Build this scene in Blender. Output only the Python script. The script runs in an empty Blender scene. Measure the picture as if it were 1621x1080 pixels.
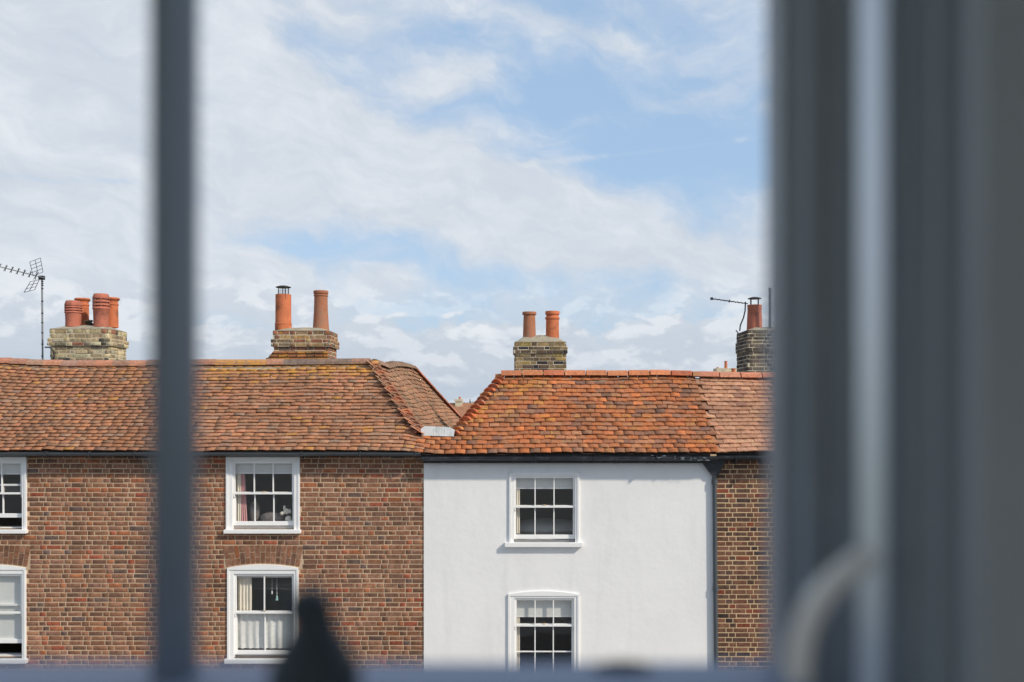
import bpy, math, random
import numpy as np
from mathutils import Vector, Matrix, noise as mnoise
random.seed(7)
R = math.radians
SC = bpy.context.scene
COL = SC.collection

# ------------------------------------------------------------------ camera
EYE = 6.5            # height of the eye above the street
F = 1576.0           # focal length in photograph pixels (35 mm lens)
W = 15.76            # distance of the facing house fronts
HOR = 650.0
cam_d = bpy.data.cameras.new('camera')
cam = bpy.data.objects.new('camera', cam_d); COL.objects.link(cam)
cam.location = (0, 0, EYE); cam.rotation_euler = (R(90), 0, 0)
cam_d.sensor_width = 36; cam_d.lens = 35
cam_d.shift_y = (HOR - 540) / 1621.0
cam_d.clip_start = 0.02; cam_d.clip_end = 3000
cam_d.dof.use_dof = True; cam_d.dof.focus_distance = 16.8; cam_d.dof.aperture_fstop = 1.55
SC.camera = cam

# ------------------------------------------------------------------ light
SUN = Vector((1.6, -1.0, 1.4)).normalized()
sd = bpy.data.lights.new('sun', 'SUN'); sd.energy = 2.6; sd.angle = R(3); sd.color = (1, .915, .77)
so = bpy.data.objects.new('sun', sd); COL.objects.link(so)
so.rotation_euler = SUN.to_track_quat('Z', 'Y').to_euler(); so.location = (10, -5, 30)

SC.view_settings.view_transform = 'Standard'; SC.view_settings.look = 'None'
SC.view_settings.gamma = 1; SC.view_settings.use_curve_mapping = False
SC.view_settings.exposure = 0.36
SC.render.engine = 'CYCLES'
SC.cycles.max_bounces = 8; SC.cycles.diffuse_bounces = 5; SC.cycles.glossy_bounces = 3
SC.cycles.transparent_max_bounces = 12; SC.cycles.use_denoising = True
SC.cycles.caustics_reflective = False; SC.cycles.caustics_refractive = False

world = bpy.data.worlds.new('World'); SC.world = world; world.use_nodes = True
NT = world.node_tree; NT.nodes.clear()
def wn(t, **k):
    n = NT.nodes.new(t)
    for a, b in k.items(): setattr(n, a, b)
    return n
def setin(sock, v):
    if isinstance(v, bpy.types.NodeSocket): NT.links.new(v, sock)
    else: sock.default_value = v
def M(op, a, b=None, c=None, clamp=False):
    n = wn('ShaderNodeMath', operation=op, use_clamp=clamp)
    setin(n.inputs[0], a)
    if b is not None: setin(n.inputs[1], b)
    if c is not None: setin(n.inputs[2], c)
    return n.outputs[0]
tc = wn('ShaderNodeTexCoord'); sx = wn('ShaderNodeSeparateXYZ'); NT.links.new(tc.outputs['Generated'], sx.inputs[0])
AZ = M('MULTIPLY', M('ARCTAN2', sx.outputs[0], sx.outputs[1]), 1576.0)       # azimuth and elevation in photo pixels near the centre
EL = M('MULTIPLY', M('ARCSINE', sx.outputs[2]), 1576.0)
def vec(a, b, c=0.0):
    n = wn('ShaderNodeCombineXYZ'); setin(n.inputs[0], a); setin(n.inputs[1], b); setin(n.inputs[2], c); return n.outputs[0]
def wnoise(v, scale, detail=6, rough=.55, dist=0.0):
    n = wn('ShaderNodeTexNoise'); NT.links.new(v, n.inputs['Vector']); n.inputs['Scale'].default_value = scale
    n.inputs['Detail'].default_value = detail; n.inputs['Roughness'].default_value = rough; n.inputs['Distortion'].default_value = dist
    return n.outputs[0]
def smooth(x, a, b, lo=0.0, hi=1.0):
    n = wn('ShaderNodeMapRange', interpolation_type='SMOOTHSTEP'); setin(n.inputs[0], x)
    n.inputs[1].default_value = a; n.inputs[2].default_value = b; n.inputs[3].default_value = lo; n.inputs[4].default_value = hi
    return n.outputs[0]
wob = wnoise(vec(AZ, EL, 3.0), .006, 4)
wob2 = wnoise(vec(AZ, EL, 40.0), .006, 4)
AZW = M('ADD', AZ, M('MULTIPLY', M('SUBTRACT', wob, .5), 160.0))
ELW = M('ADD', EL, M('MULTIPLY', M('SUBTRACT', wob2, .5), 110.0))
def blob(px, py, rx, ry, ang, amp, raw=False):
    """broad bank of cloud (amp > 0) or a clear patch (amp < 0)"""
    cx = 1576 * math.atan((px - 810.5) / F); cz = 1576 * math.atan((HOR - py) / F)
    a = R(ang); dx = M('SUBTRACT', AZ if raw else AZW, cx); dz = M('SUBTRACT', EL if raw else ELW, cz)
    u = M('ADD', M('MULTIPLY', dx, math.cos(a) / rx), M('MULTIPLY', dz, -math.sin(a) / rx))
    v = M('ADD', M('MULTIPLY', dx, math.sin(a) / ry), M('MULTIPLY', dz, math.cos(a) / ry))
    r2 = M('ADD', M('MULTIPLY', u, u), M('MULTIPLY', v, v))
    return M('MULTIPLY', M('POWER', 2.718, M('MULTIPLY', r2, -1.0)), amp)
# streaks run down to the right, like the high cloud in the picture
ca, sa = math.cos(R(14)), math.sin(R(14))
su = M('ADD', M('MULTIPLY', AZW, ca), M('MULTIPLY', ELW, -sa)); sv = M('ADD', M('MULTIPLY', AZW, sa), M('MULTIPLY', ELW, ca))
st = wnoise(vec(M('MULTIPLY', su, .36), sv, 9.0), .0085, 9, .58, .35)
fine = wnoise(vec(M('MULTIPLY', su, .42), sv, 21.0), .024, 7, .62, .3)
dens = M('ADD', M('MULTIPLY', st, 1.05), M('MULTIPLY', fine, .42))
for b in [(60, 120, 330, 330, 0, .50), (420, 200, 200, 90, 14, .26), (640, 270, 420, 75, 17, .50), (1000, 385, 380, 62, 12, .34),
          (560, 20, 120, 60, 0, .22), (720, 120, 85, 34, -4, .32), (1080, 165, 190, 24, -14, .24), (900, 30, 320, 50, 0, .08),
          (900, 150, 340, 95, 10, -.24), (1030, 250, 250, 50, 6, -.34), (480, 90, 160, 40, 20, -.16), (1150, 60, 160, 70, 0, -.08),
          (470, 385, 260, 20, 0, -.13), (860, 436, 330, 22, 4, -.17), (150, 318, 130, 10, 4, -.34), (1060, 350, 90, 26, 0, -.18),
          (1140, 440, 120, 22, 0, -.06), (1040, 243, 190, 6, -4, .25, True), (960, 60, 160, 16, 12, .22), (820, 215, 130, 20, 6, .20), (400, 455, 90, 45, 0, .40), (120, 440, 260, 70, 0, .22), (600, 450, 60, 26, 0, .22),
          (-500, 300, 500, 400, 0, .25), (2100, 300, 500, 300, 0, .2)]:
    dens = M('ADD', dens, blob(*b))
high = smooth(dens, .47, 1.04)
# cumulus low down: billowy tops, grey bases
cum = wnoise(vec(M('MULTIPLY', AZ, .55), EL, 77.0), .017, 9, .56, .25)
cumm = M('ADD', cum, smooth(EL, 70.0, 225.0, .32, -.28))
low = smooth(cumm, .46, .60)
low = M('MULTIPLY', low, smooth(EL, 150.0, 235.0, 1.0, 0.0))
mask = M('MAXIMUM', high, low)
# brightness of the cloud
edge = wnoise(vec(M('MULTIPLY', AZ, .5), M('ADD', EL, 14.0), 77.0), .017, 9, .56, .25)
lit = smooth(M('SUBTRACT', cum, edge), -.035, .065)
tone_low = M('ADD', M('MULTIPLY', lit, .36), M('ADD', smooth(EL, 20.0, 200.0, .14, .42), M('MULTIPLY', M('SUBTRACT', fine, .5), .5)))
tone_hi = M('ADD', .52, M('ADD', M('MULTIPLY', M('SUBTRACT', st, .5), .8), M('MULTIPLY', M('SUBTRACT', fine, .5), .7)))
tmix = wn('ShaderNodeMix', data_type='FLOAT'); setin(tmix.inputs[0], smooth(EL, 150.0, 230.0)); setin(tmix.inputs[2], tone_low); setin(tmix.inputs[3], tone_hi)
SKYK = .1
cr = wn('ShaderNodeValToRGB'); NT.links.new(tmix.outputs[0], cr.inputs[0])
cr.color_ramp.elements[0].position = 0.0; cr.color_ramp.elements[0].color = (.39, .45, .525, 1)
cr.color_ramp.elements[1].position = 1.0; cr.color_ramp.elements[1].color = (.72, .735, .75, 1)
e = cr.color_ramp.elements.new(.5); e.color = (.52, .56, .615, 1)
csc = wn('ShaderNodeVectorMath', operation='SCALE'); NT.links.new(cr.outputs[0], csc.inputs[0]); csc.inputs['Scale'].default_value = 1 / SKYK
sky = wn('ShaderNodeTexSky', sky_type='NISHITA', sun_disc=False)
sky.sun_elevation = math.asin(SUN.z); sky.sun_rotation = math.atan2(SUN.x, SUN.y)
sky.air_density = 1.0; sky.dust_density = 1.4; sky.ozone_density = 1.6
ssc = wn('ShaderNodeMix', data_type='RGBA', blend_type='MIX')          # thin high veil over the blue
ssc.inputs[0].default_value = .6
NT.links.new(sky.outputs[0], ssc.inputs[6]); ssc.inputs[7].default_value = (.37 / SKYK, .53 / SKYK, .74 / SKYK, 1)
cm = wn('ShaderNodeMix', data_type='RGBA'); setin(cm.inputs[0], M('MULTIPLY', mask, .95))
NT.links.new(ssc.outputs[2], cm.inputs[6]); NT.links.new(csc.outputs[0], cm.inputs[7])
bg = wn('ShaderNodeBackground'); bg.inputs[1].default_value = SKYK; NT.links.new(cm.outputs[2], bg.inputs[0])
wo = wn('ShaderNodeOutputWorld'); NT.links.new(bg.outputs[0], wo.inputs[0])
world.cycles.sampling_method = 'MANUAL'; world.cycles.sample_map_resolution = 1024

# ------------------------------------------------------------------ helpers
def lin(h):
    h = h.lstrip('#'); o = []
    for i in (0, 2, 4):
        c = int(h[i:i+2], 16) / 255; o.append(c / 12.92 if c <= .04045 else ((c + .055) / 1.055) ** 2.4)
    return tuple(o)
def X(px, d=W): return (px - 810.5) / F * d
def Z(py, d=W): return EYE - (py - HOR) / F * d
def P3(px, py, d): return Vector((X(px, d), d, Z(py, d)))

class MB:
    def __init__(s): s.v = []; s.f = []
    def add(s, vs, fs):
        n = len(s.v); s.v += [tuple(v) for v in vs]; s.f += [tuple(i + n for i in f) for f in fs]; return s
    def box(s, x0, x1, y0, y1, z0, z1):
        return s.add([(x0,y0,z0),(x1,y0,z0),(x1,y1,z0),(x0,y1,z0),(x0,y0,z1),(x1,y0,z1),(x1,y1,z1),(x0,y1,z1)],
                     [(0,3,2,1),(4,5,6,7),(0,1,5,4),(1,2,6,5),(2,3,7,6),(3,0,4,7)])
    def quad(s, a, b, c, d): return s.add([a, b, c, d], [(0, 1, 2, 3)])
    def prism_y(s, pts, y0, y1):           # polygon in xz, counter-clockwise seen from -y
        n = len(pts); vs = [(p[0], y0, p[1]) for p in pts] + [(p[0], y1, p[1]) for p in pts]
        return s.add(vs, [tuple(range(n)), tuple(range(2*n-1, n-1, -1))] + [((i+1) % n, i, i+n, (i+1) % n + n) for i in range(n)])
    def prism_z(s, pts, z0, z1):
        n = len(pts); vs = [(p[0], p[1], z0) for p in pts] + [(p[0], p[1], z1) for p in pts]
        return s.add(vs, [tuple(range(n-1, -1, -1)), tuple(range(n, 2*n))] + [(i, (i+1) % n, (i+1) % n + n, i+n) for i in range(n)])
    def tube(s, a, b, r0, r1=None, n=8, cap=True):
        a = Vector(a); b = Vector(b); r1 = r0 if r1 is None else r1
        d = (b - a).normalized(); u = d.orthogonal().normalized(); w = d.cross(u); vs = []
        for p, r in ((a, r0), (b, r1)):
            for i in range(n):
                t = 2 * math.pi * i / n; vs.append(p + u * math.cos(t) * r + w * math.sin(t) * r)
        fs = [(i, (i+1) % n, (i+1) % n + n, i + n) for i in range(n)]
        if cap: fs += [tuple(range(n-1, -1, -1)), tuple(range(n, 2*n))]
        return s.add(vs, fs)
    def path(s, pts, r, n=8):
        for a, b in zip(pts[:-1], pts[1:]): s.tube(a, b, r, n=n)
        return s
    def lathe(s, cx, cy, prof, n=24, capb=True, capt=True):
        vs = []
        for r, z in prof:
            for i in range(n):
                t = 2 * math.pi * i / n; vs.append((cx + r * math.cos(t), cy + r * math.sin(t), z))
        fs = []
        for k in range(len(prof) - 1):
            for i in range(n): fs.append((k*n + i, k*n + (i+1) % n, (k+1)*n + (i+1) % n, (k+1)*n + i))
        if capb: fs.append(tuple(range(n-1, -1, -1)))
        if capt: fs.append(tuple((len(prof)-1)*n + i for i in range(n)))
        return s.add(vs, fs)
    def ellip(s, c, r, n=12, m=8):
        vs = []; fs = []
        for j in range(m + 1):
            p = math.pi * j / m
            for i in range(n):
                t = 2 * math.pi * i / n
                vs.append((c[0] + r[0]*math.sin(p)*math.cos(t), c[1] + r[1]*math.sin(p)*math.sin(t), c[2] + r[2]*math.cos(p)))
        for j in range(m):
            for i in range(n): fs.append((j*n+i, (j+1)*n+i, (j+1)*n+(i+1) % n, j*n+(i+1) % n))
        return s.add(vs, fs)
    def mesh(s, name, mat, smooth=False):
        me = bpy.data.meshes.new(name); me.from_pydata(s.v, [], s.f); me.materials.append(mat)
        if smooth:
            me.shade_smooth() if hasattr(me, 'shade_smooth') else None
        me.update(); return me
    def build(s, name, mat, parent=None, smooth=False, bevel=0):
        o = bpy.data.objects.new(name, s.mesh(name, mat, smooth)); COL.objects.link(o)
        if parent is not None: setparent(o, parent)
        if smooth:
            md = o.modifiers.new('edges', 'EDGE_SPLIT'); md.split_angle = R(38)
        if bevel:
            md = o.modifiers.new('bevel', 'BEVEL'); md.width = bevel; md.segments = 2; md.limit_method = 'ANGLE'
        return o
def setparent(o, p):
    o.parent = p
    if p.type == 'EMPTY' and o.location.length == 0: o.location = -Vector(p.location)
def tag(o, label=None, cat=None, group=None, kind=None):
    if label: o['label'] = label
    if cat: o['category'] = cat
    if group: o['group'] = group
    if kind: o['kind'] = kind
    return o
def empty(name, loc, label, cat, group=None):
    o = bpy.data.objects.new(name, None); COL.objects.link(o); o.location = loc; o.empty_display_size = .2
    return tag(o, label, cat, group)

# ------------------------------------------------------------------ materials
def mat(name, col=None, rough=.7, vary=.0, vscale=6.0, bump=0.0, bscale=60.0, spec=.3, metal=0.0, piece=False, stain=None, stain_amt=.0, stain_scale=1.2, mott=.0, mscale=30.0, anis=(1, 1, 1)):
    m = bpy.data.materials.new(name); m.use_nodes = True; nt = m.node_tree; N = nt.nodes; L = nt.links
    b = N['Principled BSDF']; b.inputs['Roughness'].default_value = rough; b.inputs['Metallic'].default_value = metal
    b.inputs['Specular IOR Level'].default_value = spec
    g = N.new('ShaderNodeNewGeometry')
    mp = N.new('ShaderNodeMapping'); L.new(g.outputs['Position'], mp.inputs[0]); mp.inputs['Scale'].default_value = anis; pos = mp.outputs[0]
    def nz(scale, detail=5, rgh=.6):
        n = N.new('ShaderNodeTexNoise'); n.inputs['Scale'].default_value = scale; n.inputs['Detail'].default_value = detail; n.inputs['Roughness'].default_value = rgh
        L.new(pos, n.inputs['Vector']); return n.outputs[0]
    def mr(x, a, b_, c, d):
        n = N.new('ShaderNodeMapRange'); L.new(x, n.inputs[0]); n.inputs[1].default_value = a; n.inputs[2].default_value = b_; n.inputs[3].default_value = c; n.inputs[4].default_value = d; return n.outputs[0]
    def mix(f, a, c, mode='MIX'):
        n = N.new('ShaderNodeMix'); n.data_type = 'RGBA'; n.blend_type = mode
        for i, v in ((0, f), (6, a), (7, c)):
            if isinstance(v, bpy.types.NodeSocket): L.new(v, n.inputs[i])
            else: n.inputs[i].default_value = (v if i == 0 else (*v, 1) if len(v) == 3 else v)
        return n.outputs[2]
    if piece:
        oi = N.new('ShaderNodeObjectInfo'); at = N.new('ShaderNodeAttribute'); at.attribute_name = 'pc'; on = N.new('ShaderNodeAttribute'); on.attribute_name = 'pc_on'
        c = mix(on.outputs['Fac'], oi.outputs['Color'], at.outputs['Color'])
        am = N.new('ShaderNodeMix'); am.data_type = 'FLOAT'; L.new(on.outputs['Fac'], am.inputs[0]); L.new(oi.outputs['Alpha'], am.inputs[2]); L.new(at.outputs['Alpha'], am.inputs[3])
        lich = am.outputs[0]
    else:
        rgb = N.new('ShaderNodeRGB'); rgb.outputs[0].default_value = (*col, 1); c = rgb.outputs[0]
    if mott:
        c = mix(mr(nz(mscale, 4, .7), .42, .62, 0, 1), c, mix(1.0, c, (1-mott, 1-mott*1.02, 1-mott*1.03), 'MULTIPLY'))
        c = mix(mr(nz(mscale*.37, 4, .7), .50, .68, 0, 1), c, mix(1.0, c, (1+mott*.7, 1+mott*.8, 1+mott*.85), 'MULTIPLY'))
    if vary:
        v = mr(nz(vscale), .3, .7, 1 - vary, 1 + vary)
        vv = N.new('ShaderNodeCombineXYZ')
        for i in range(3): L.new(v, vv.inputs[i])
        c = mix(1.0, c, vv.outputs[0], 'MULTIPLY')
    if stain:
        c = mix(mr(nz(stain_scale, 8, .68), .52, .70, 0, stain_amt), c, stain)
    if piece:
        lm = N.new('ShaderNodeMath'); lm.operation = 'ADD'; L.new(nz(16, 6, .75), lm.inputs[0]); L.new(lich, lm.inputs[1])
        lf = mr(lm.outputs[0], .95, 1.10, 0, .9)
        c = mix(lf, c, mix(mr(nz(40, 3, .5), .4, .6, 0, 1), lin('#cf9440'), lin('#b98a4c')))
    L.new(c, b.inputs['Base Color'])
    if bump:
        bn = N.new('ShaderNodeBump'); bn.inputs['Strength'].default_value = bump; bn.inputs['Distance'].default_value = .01
        L.new(nz(bscale, 6, .7), bn.inputs['Height']); L.new(bn.outputs[0], b.inputs['Normal'])
    return m
MT = {}
MT['brick'] = mat('brick_clay', rough=.9, piece=True, mott=.38, mscale=22, vary=.20, vscale=.9, bump=.5, bscale=70, spec=.15)
MT['stock'] = mat('stock_brick', rough=.92, piece=True, mott=.42, mscale=24, vary=.18, vscale=3, bump=.6, bscale=60, spec=.12)
MT['tile'] = mat('clay_tile', rough=.86, piece=True, mott=.30, mscale=22, vary=.12, vscale=.9, bump=.5, bscale=60, spec=.2, stain=lin('#8f8478'), stain_amt=.35, stain_scale=9)
MT['mortar'] = mat('mortar', lin('#cdb194'), .95, vary=.16, vscale=2.2, bump=.6, bscale=90, mott=.12, mscale=60)
MT['mortar_pale'] = mat('mortar_pale', lin('#d2b690'), .95, vary=.12, vscale=2.2, bump=.6, bscale=90, mott=.1, mscale=60)
MT['mortar_old'] = mat('mortar_old', lin('#cfc3ab'), .95, vary=.2, vscale=5, bump=.8, bscale=50, stain=lin('#7d7363'), stain_amt=.5, stain_scale=7)
MT['flaunch'] = mat('flaunching', lin('#a39a88'), .95, vary=.2, vscale=7, bump=.8, bscale=40, stain=lin('#5e574a'), stain_amt=.6, stain_scale=9)
MT['flaunch_y'] = mat('flaunching_lichen', lin('#a39a88'), .95, vary=.2, vscale=7, bump=.8, bscale=40, stain=lin('#c1974a'), stain_amt=.9, stain_scale=6)
MT['under'] = mat('roof_underside', lin('#4b3a33'), .95, vary=.2)
MT['lead'] = mat('lead_grey', lin('#7f868c'), .6, vary=.15, vscale=9)
MT['board'] = mat('flaking_white_board', lin('#dfe4e6'), .75, vary=.08, vscale=9, bump=.3, bscale=40, stain=lin('#9fa3a2'), stain_amt=.7, stain_scale=14, anis=(1, 1, .35))
MT['white'] = mat('white_gloss_paint', (.89, .88, .87), .38, vary=.03, vscale=4, spec=.5)
MT['black'] = mat('black_paint', lin('#2b2e33'), .45, vary=.2, vscale=5, spec=.5, stain=lin('#6f7478'), stain_amt=.5, stain_scale=6)
MT['gutter'] = mat('grey_gutter', lin('#4d5358'), .42, vary=.12, vscale=3, spec=.5)
MT['metal'] = mat('aerial_metal', lin('#8f9193'), .45, metal=.5, vary=.2, vscale=8)
MT['darkmetal'] = mat('dark_metal', lin('#34343a'), .5, metal=.3)
MT['cowl'] = mat('cowl_metal', lin('#4a4b50'), .5, metal=.5, vary=.2)
MT['pot_red'] = mat('terracotta_red', lin('#b46c58'), .85, vary=.14, vscale=7, bump=.3, bscale=40, stain=lin('#7d5446'), stain_amt=.8, stain_scale=6)
MT['pot_or'] = mat('terracotta_orange', lin('#c4714c'), .8, vary=.16, vscale=6, bump=.3, bscale=40, stain=lin('#7d4d38'), stain_amt=.9, stain_scale=5)
MT['pot_br'] = mat('terracotta_brown', lin('#a86f54'), .85, vary=.18, vscale=6, bump=.4, bscale=40, stain=lin('#7e7466'), stain_amt=.75, stain_scale=6)
MT['interior'] = mat('dim_room', lin('#c4bfbb'), .9)
MT['blind'] = mat('cream_blind', (.72, .73, .71), .9, vary=.03)
MT['curtain'] = mat('cream_curtain', lin('#e8e0d0'), .9, vary=.06, vscale=20)
MT['pink'] = mat('pink_curtain', lin('#cf9c9c'), .9, vary=.06, vscale=20)
MT['lace'] = mat('white_lace', (.78, .78, .75), .9, vary=.08, vscale=25)
MT['plaid'] = mat('plaid_cloth', lin('#77706e'), .9, vary=.4, vscale=45)
MT['plush'] = mat('cream_plush', lin('#efe6d6'), .95, vary=.1, vscale=40, bump=.8, bscale=120)
MT['teal'] = mat('pale_teal', lin('#9fc6c0'), .5)
MT['asphalt'] = mat('asphalt', (.14, .14, .14), .9, vary=.2, vscale=2, bump=.5, bscale=80)
MT['paving'] = mat('paving', (.45, .44, .42), .9, vary=.15, vscale=2, bump=.3, bscale=30)
MT['grassy'] = mat('fields', (.15, .17, .10), .95, vary=.3, vscale=.02)
MT['leaf'] = mat('leaves', (.07, .11, .035), .8, vary=.5, vscale=.8)
MT['bark'] = mat('bark', (.12, .09, .07), .95)
MT['facade'] = mat('render_front', lin('#e4e1d9'), .9, vary=.05, bump=.3)
MT['plaster'] = mat('room_plaster', (.92, .92, .92), .9, vary=.02)
MT['carpet'] = mat('room_floorboards', (.62, .58, .53), .8)
MT['bar_paint'] = mat('sky_tinted_grey_bar_paint', (.17, .21, .265), .5)  # grey paint with a mild tint of reflected sky mixed in
MT['rail_paint'] = mat('sky_tinted_grey_rail_paint', (.27, .33, .47), .5)  # blue of the reflected sky is put into the rail colour
MT['slate_paint'] = mat('slate_grey_paint', (.29, .33, .38), .5, vary=.04, vscale=10, spec=.4)
MT['pale_paint'] = mat('brushed_pale_metal', (.80, .83, .87), .42, metal=.85, spec=.6)
MT['pale_paint'].node_tree.nodes['Principled BSDF'].inputs['Coat Weight'].default_value = 0.0
MT['pale_paint'].node_tree.nodes['Principled BSDF'].inputs['Coat Roughness'].default_value = .18
MT['arm_paint'] = mat('white_arm_enamel', (.93, .94, .95), .22, spec=.8)
MT['arm_paint'].node_tree.nodes['Principled BSDF'].inputs['Coat Weight'].default_value = 1.0
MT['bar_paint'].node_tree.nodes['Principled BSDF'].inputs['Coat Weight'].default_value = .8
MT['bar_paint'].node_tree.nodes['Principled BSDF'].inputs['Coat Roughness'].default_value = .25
MT['iron'] = mat('black_iron', (.03, .045, .065), .5, spec=.4)
MT['rosy_far'] = mat('far_roof', lin('#9c6f55'), .9, vary=.25, vscale=2.5, anis=(1, 1, 4))

def render_wall():
    m = mat('white_masonry_paint', (.86, .85, .845), .8, vary=.03, vscale=1.0, spec=.25)
    nt = m.node_tree; N = nt.nodes; L = nt.links; b = N['Principled BSDF']
    g = N.new('ShaderNodeNewGeometry'); mp = N.new('ShaderNodeMapping'); L.new(g.outputs['Position'], mp.inputs[0]); mp.inputs['Rotation'].default_value = (R(90), 0, 0)
    br = N.new('ShaderNodeTexBrick'); L.new(mp.outputs[0], br.inputs['Vector']); br.inputs['Scale'].default_value = 1; br.inputs['Brick Width'].default_value = .9; br.inputs['Row Height'].default_value = .38; br.inputs['Mortar Size'].default_value = .006; br.inputs['Mortar Smooth'].default_value = 1
    n1 = N.new('ShaderNodeTexNoise'); L.new(g.outputs['Position'], n1.inputs['Vector']); n1.inputs['Scale'].default_value = 3.0; n1.inputs['Detail'].default_value = 9; n1.inputs['Roughness'].default_value = .62
    sm = N.new('ShaderNodeMath'); sm.operation = 'MULTIPLY_ADD'; L.new(br.outputs['Fac'], sm.inputs[0]); sm.inputs[1].default_value = -.03; L.new(n1.outputs[0], sm.inputs[2])
    bn = N.new('ShaderNodeBump'); bn.inputs['Strength'].default_value = .27; bn.inputs['Distance'].default_value = .03; L.new(sm.outputs[0], bn.inputs['Height']); L.new(bn.outputs[0], b.inputs['Normal'])
    # faint grime drawn down the paint
    src = b.inputs['Base Color'].links[0].from_socket
    mp2 = N.new('ShaderNodeMapping'); L.new(g.outputs['Position'], mp2.inputs[0]); mp2.inputs['Scale'].default_value = (5, 5, .7)
    n2 = N.new('ShaderNodeTexNoise'); L.new(mp2.outputs[0], n2.inputs['Vector']); n2.inputs['Scale'].default_value = 1; n2.inputs['Detail'].default_value = 8; n2.inputs['Roughness'].default_value = .7
    r = N.new('ShaderNodeMapRange'); L.new(n2.outputs[0], r.inputs[0]); r.inputs[1].default_value = .5; r.inputs[2].default_value = .75; r.inputs[4].default_value = .2
    mx = N.new('ShaderNodeMix'); mx.data_type = 'RGBA'; L.new(r.outputs[0], mx.inputs[0]); L.new(src, mx.inputs[6]); mx.inputs[7].default_value = (.55, .55, .55, 1)
    L.new(mx.outputs[2], b.inputs['Base Color'])
    return m
MT['render'] = render_wall()
def glass():
    m = bpy.data.materials.new('window_glass'); m.use_nodes = True; nt = m.node_tree; N = nt.nodes; L = nt.links; N.clear()
    o = N.new('ShaderNodeOutputMaterial'); mx = N.new('ShaderNodeMixShader'); t = N.new('ShaderNodeBsdfTransparent'); gl = N.new('ShaderNodeBsdfGlossy'); gl.inputs['Roughness'].default_value = .015
    t.inputs[0].default_value = (1, 1, 1, 1)
    g = N.new('ShaderNodeNewGeometry')
    dt = N.new('ShaderNodeVectorMath'); dt.operation = 'DOT_PRODUCT'; L.new(g.outputs['Normal'], dt.inputs[0]); L.new(g.outputs['Incoming'], dt.inputs[1])
    ab = N.new('ShaderNodeMath'); ab.operation = 'ABSOLUTE'; L.new(dt.outputs['Value'], ab.inputs[0]); iv = N.new('ShaderNodeMath'); iv.operation = 'SUBTRACT'; iv.inputs[0].default_value = 1; L.new(ab.outputs[0], iv.inputs[1])
    pw = N.new('ShaderNodeMath'); pw.operation = 'POWER'; L.new(iv.outputs[0], pw.inputs[0]); pw.inputs[1].default_value = 5
    ml = N.new('ShaderNodeMath'); ml.operation = 'MULTIPLY_ADD'; L.new(pw.outputs[0], ml.inputs[0]); ml.inputs[1].default_value = .85; ml.inputs[2].default_value = .10
    n = N.new('ShaderNodeTexNoise'); n.inputs['Scale'].default_value = 2.5; L.new(g.outputs['Position'], n.inputs['Vector'])
    bn = N.new('ShaderNodeBump'); bn.inputs['Strength'].default_value = .12; bn.inputs['Distance'].default_value = .02; L.new(n.outputs[0], bn.inputs['Height']); L.new(bn.outputs[0], gl.inputs['Normal'])
    L.new(ml.outputs[0], mx.inputs[0]); L.new(t.outputs[0], mx.inputs[1]); L.new(gl.outputs[0], mx.inputs[2]); L.new(mx.outputs[0], o.inputs[0])
    return m
MT['glass'] = glass()

# ------------------------------------------------------------------ many alike pieces
class Pieces:
    """alike pieces: the most prominent ones become objects of their own, the rest one joined mesh"""
    def __init__(s, name, mesh, parent, limit):
        s.name, s.mesh, s.parent, s.limit, s.items = name, mesh, parent, limit, []
    def add(s, mtx, col, prio=0.0): s.items.append((prio, mtx, col))
    def build(s):
        s.items.sort(key=lambda t: -t[0])
        for _, m, c in s.items[:s.limit]:
            o = bpy.data.objects.new(s.name, s.mesh); o.color = c; COL.objects.link(o); o.parent = s.parent; o.matrix_basis = m
        rest = s.items[s.limit:]
        if not rest: return
        nv = len(s.mesh.vertices); bv = np.empty(nv * 3); s.mesh.vertices.foreach_get('co', bv); bv = np.c_[bv.reshape(-1, 3), np.ones(nv)]
        faces = [tuple(p.vertices) for p in s.mesh.polygons]
        ms = np.array([[list(r) for r in m] for _, m, _ in rest]); co = np.einsum('nij,vj->nvi', ms, bv)[:, :, :3].reshape(-1, 3)
        me = bpy.data.meshes.new(s.name); n = len(rest)
        lt = np.array([len(f) for f in faces]); li = np.concatenate([np.array(f) for f in faces])
        allv = (li[None, :] + (np.arange(n) * nv)[:, None]).ravel(); allt = np.tile(lt, n)
        me.vertices.add(n * nv); me.vertices.foreach_set('co', co.ravel())
        me.loops.add(len(allv)); me.loops.foreach_set('vertex_index', allv.astype(np.int32))
        me.polygons.add(len(allt)); me.polygons.foreach_set('loop_start', np.concatenate([[0], np.cumsum(allt)[:-1]]).astype(np.int32))
        me.update(calc_edges=True)
        a = me.attributes.new('pc', 'FLOAT_COLOR', 'POINT'); a.data.foreach_set('color', np.repeat(np.array([c for _, _, c in rest]), nv, axis=0).ravel())
        b = me.attributes.new('pc_on', 'FLOAT', 'POINT'); b.data.foreach_set('value', np.ones(n * nv))
        me.materials.append(s.mesh.materials[0])
        o = bpy.data.objects.new(s.name, me); COL.objects.link(o); o.parent = s.parent; o['kind'] = 'stuff'
def pick(pal, jit=.12, lich=0.0):
    ws = [p[1] for p in pal]; c = lin(random.choices(pal, ws)[0][0]); k = 1 + random.uniform(-jit, jit)
    return (c[0]*k*(1+random.uniform(-.04, .04)), c[1]*k, c[2]*k*(1+random.uniform(-.05, .05)), lich)

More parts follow.
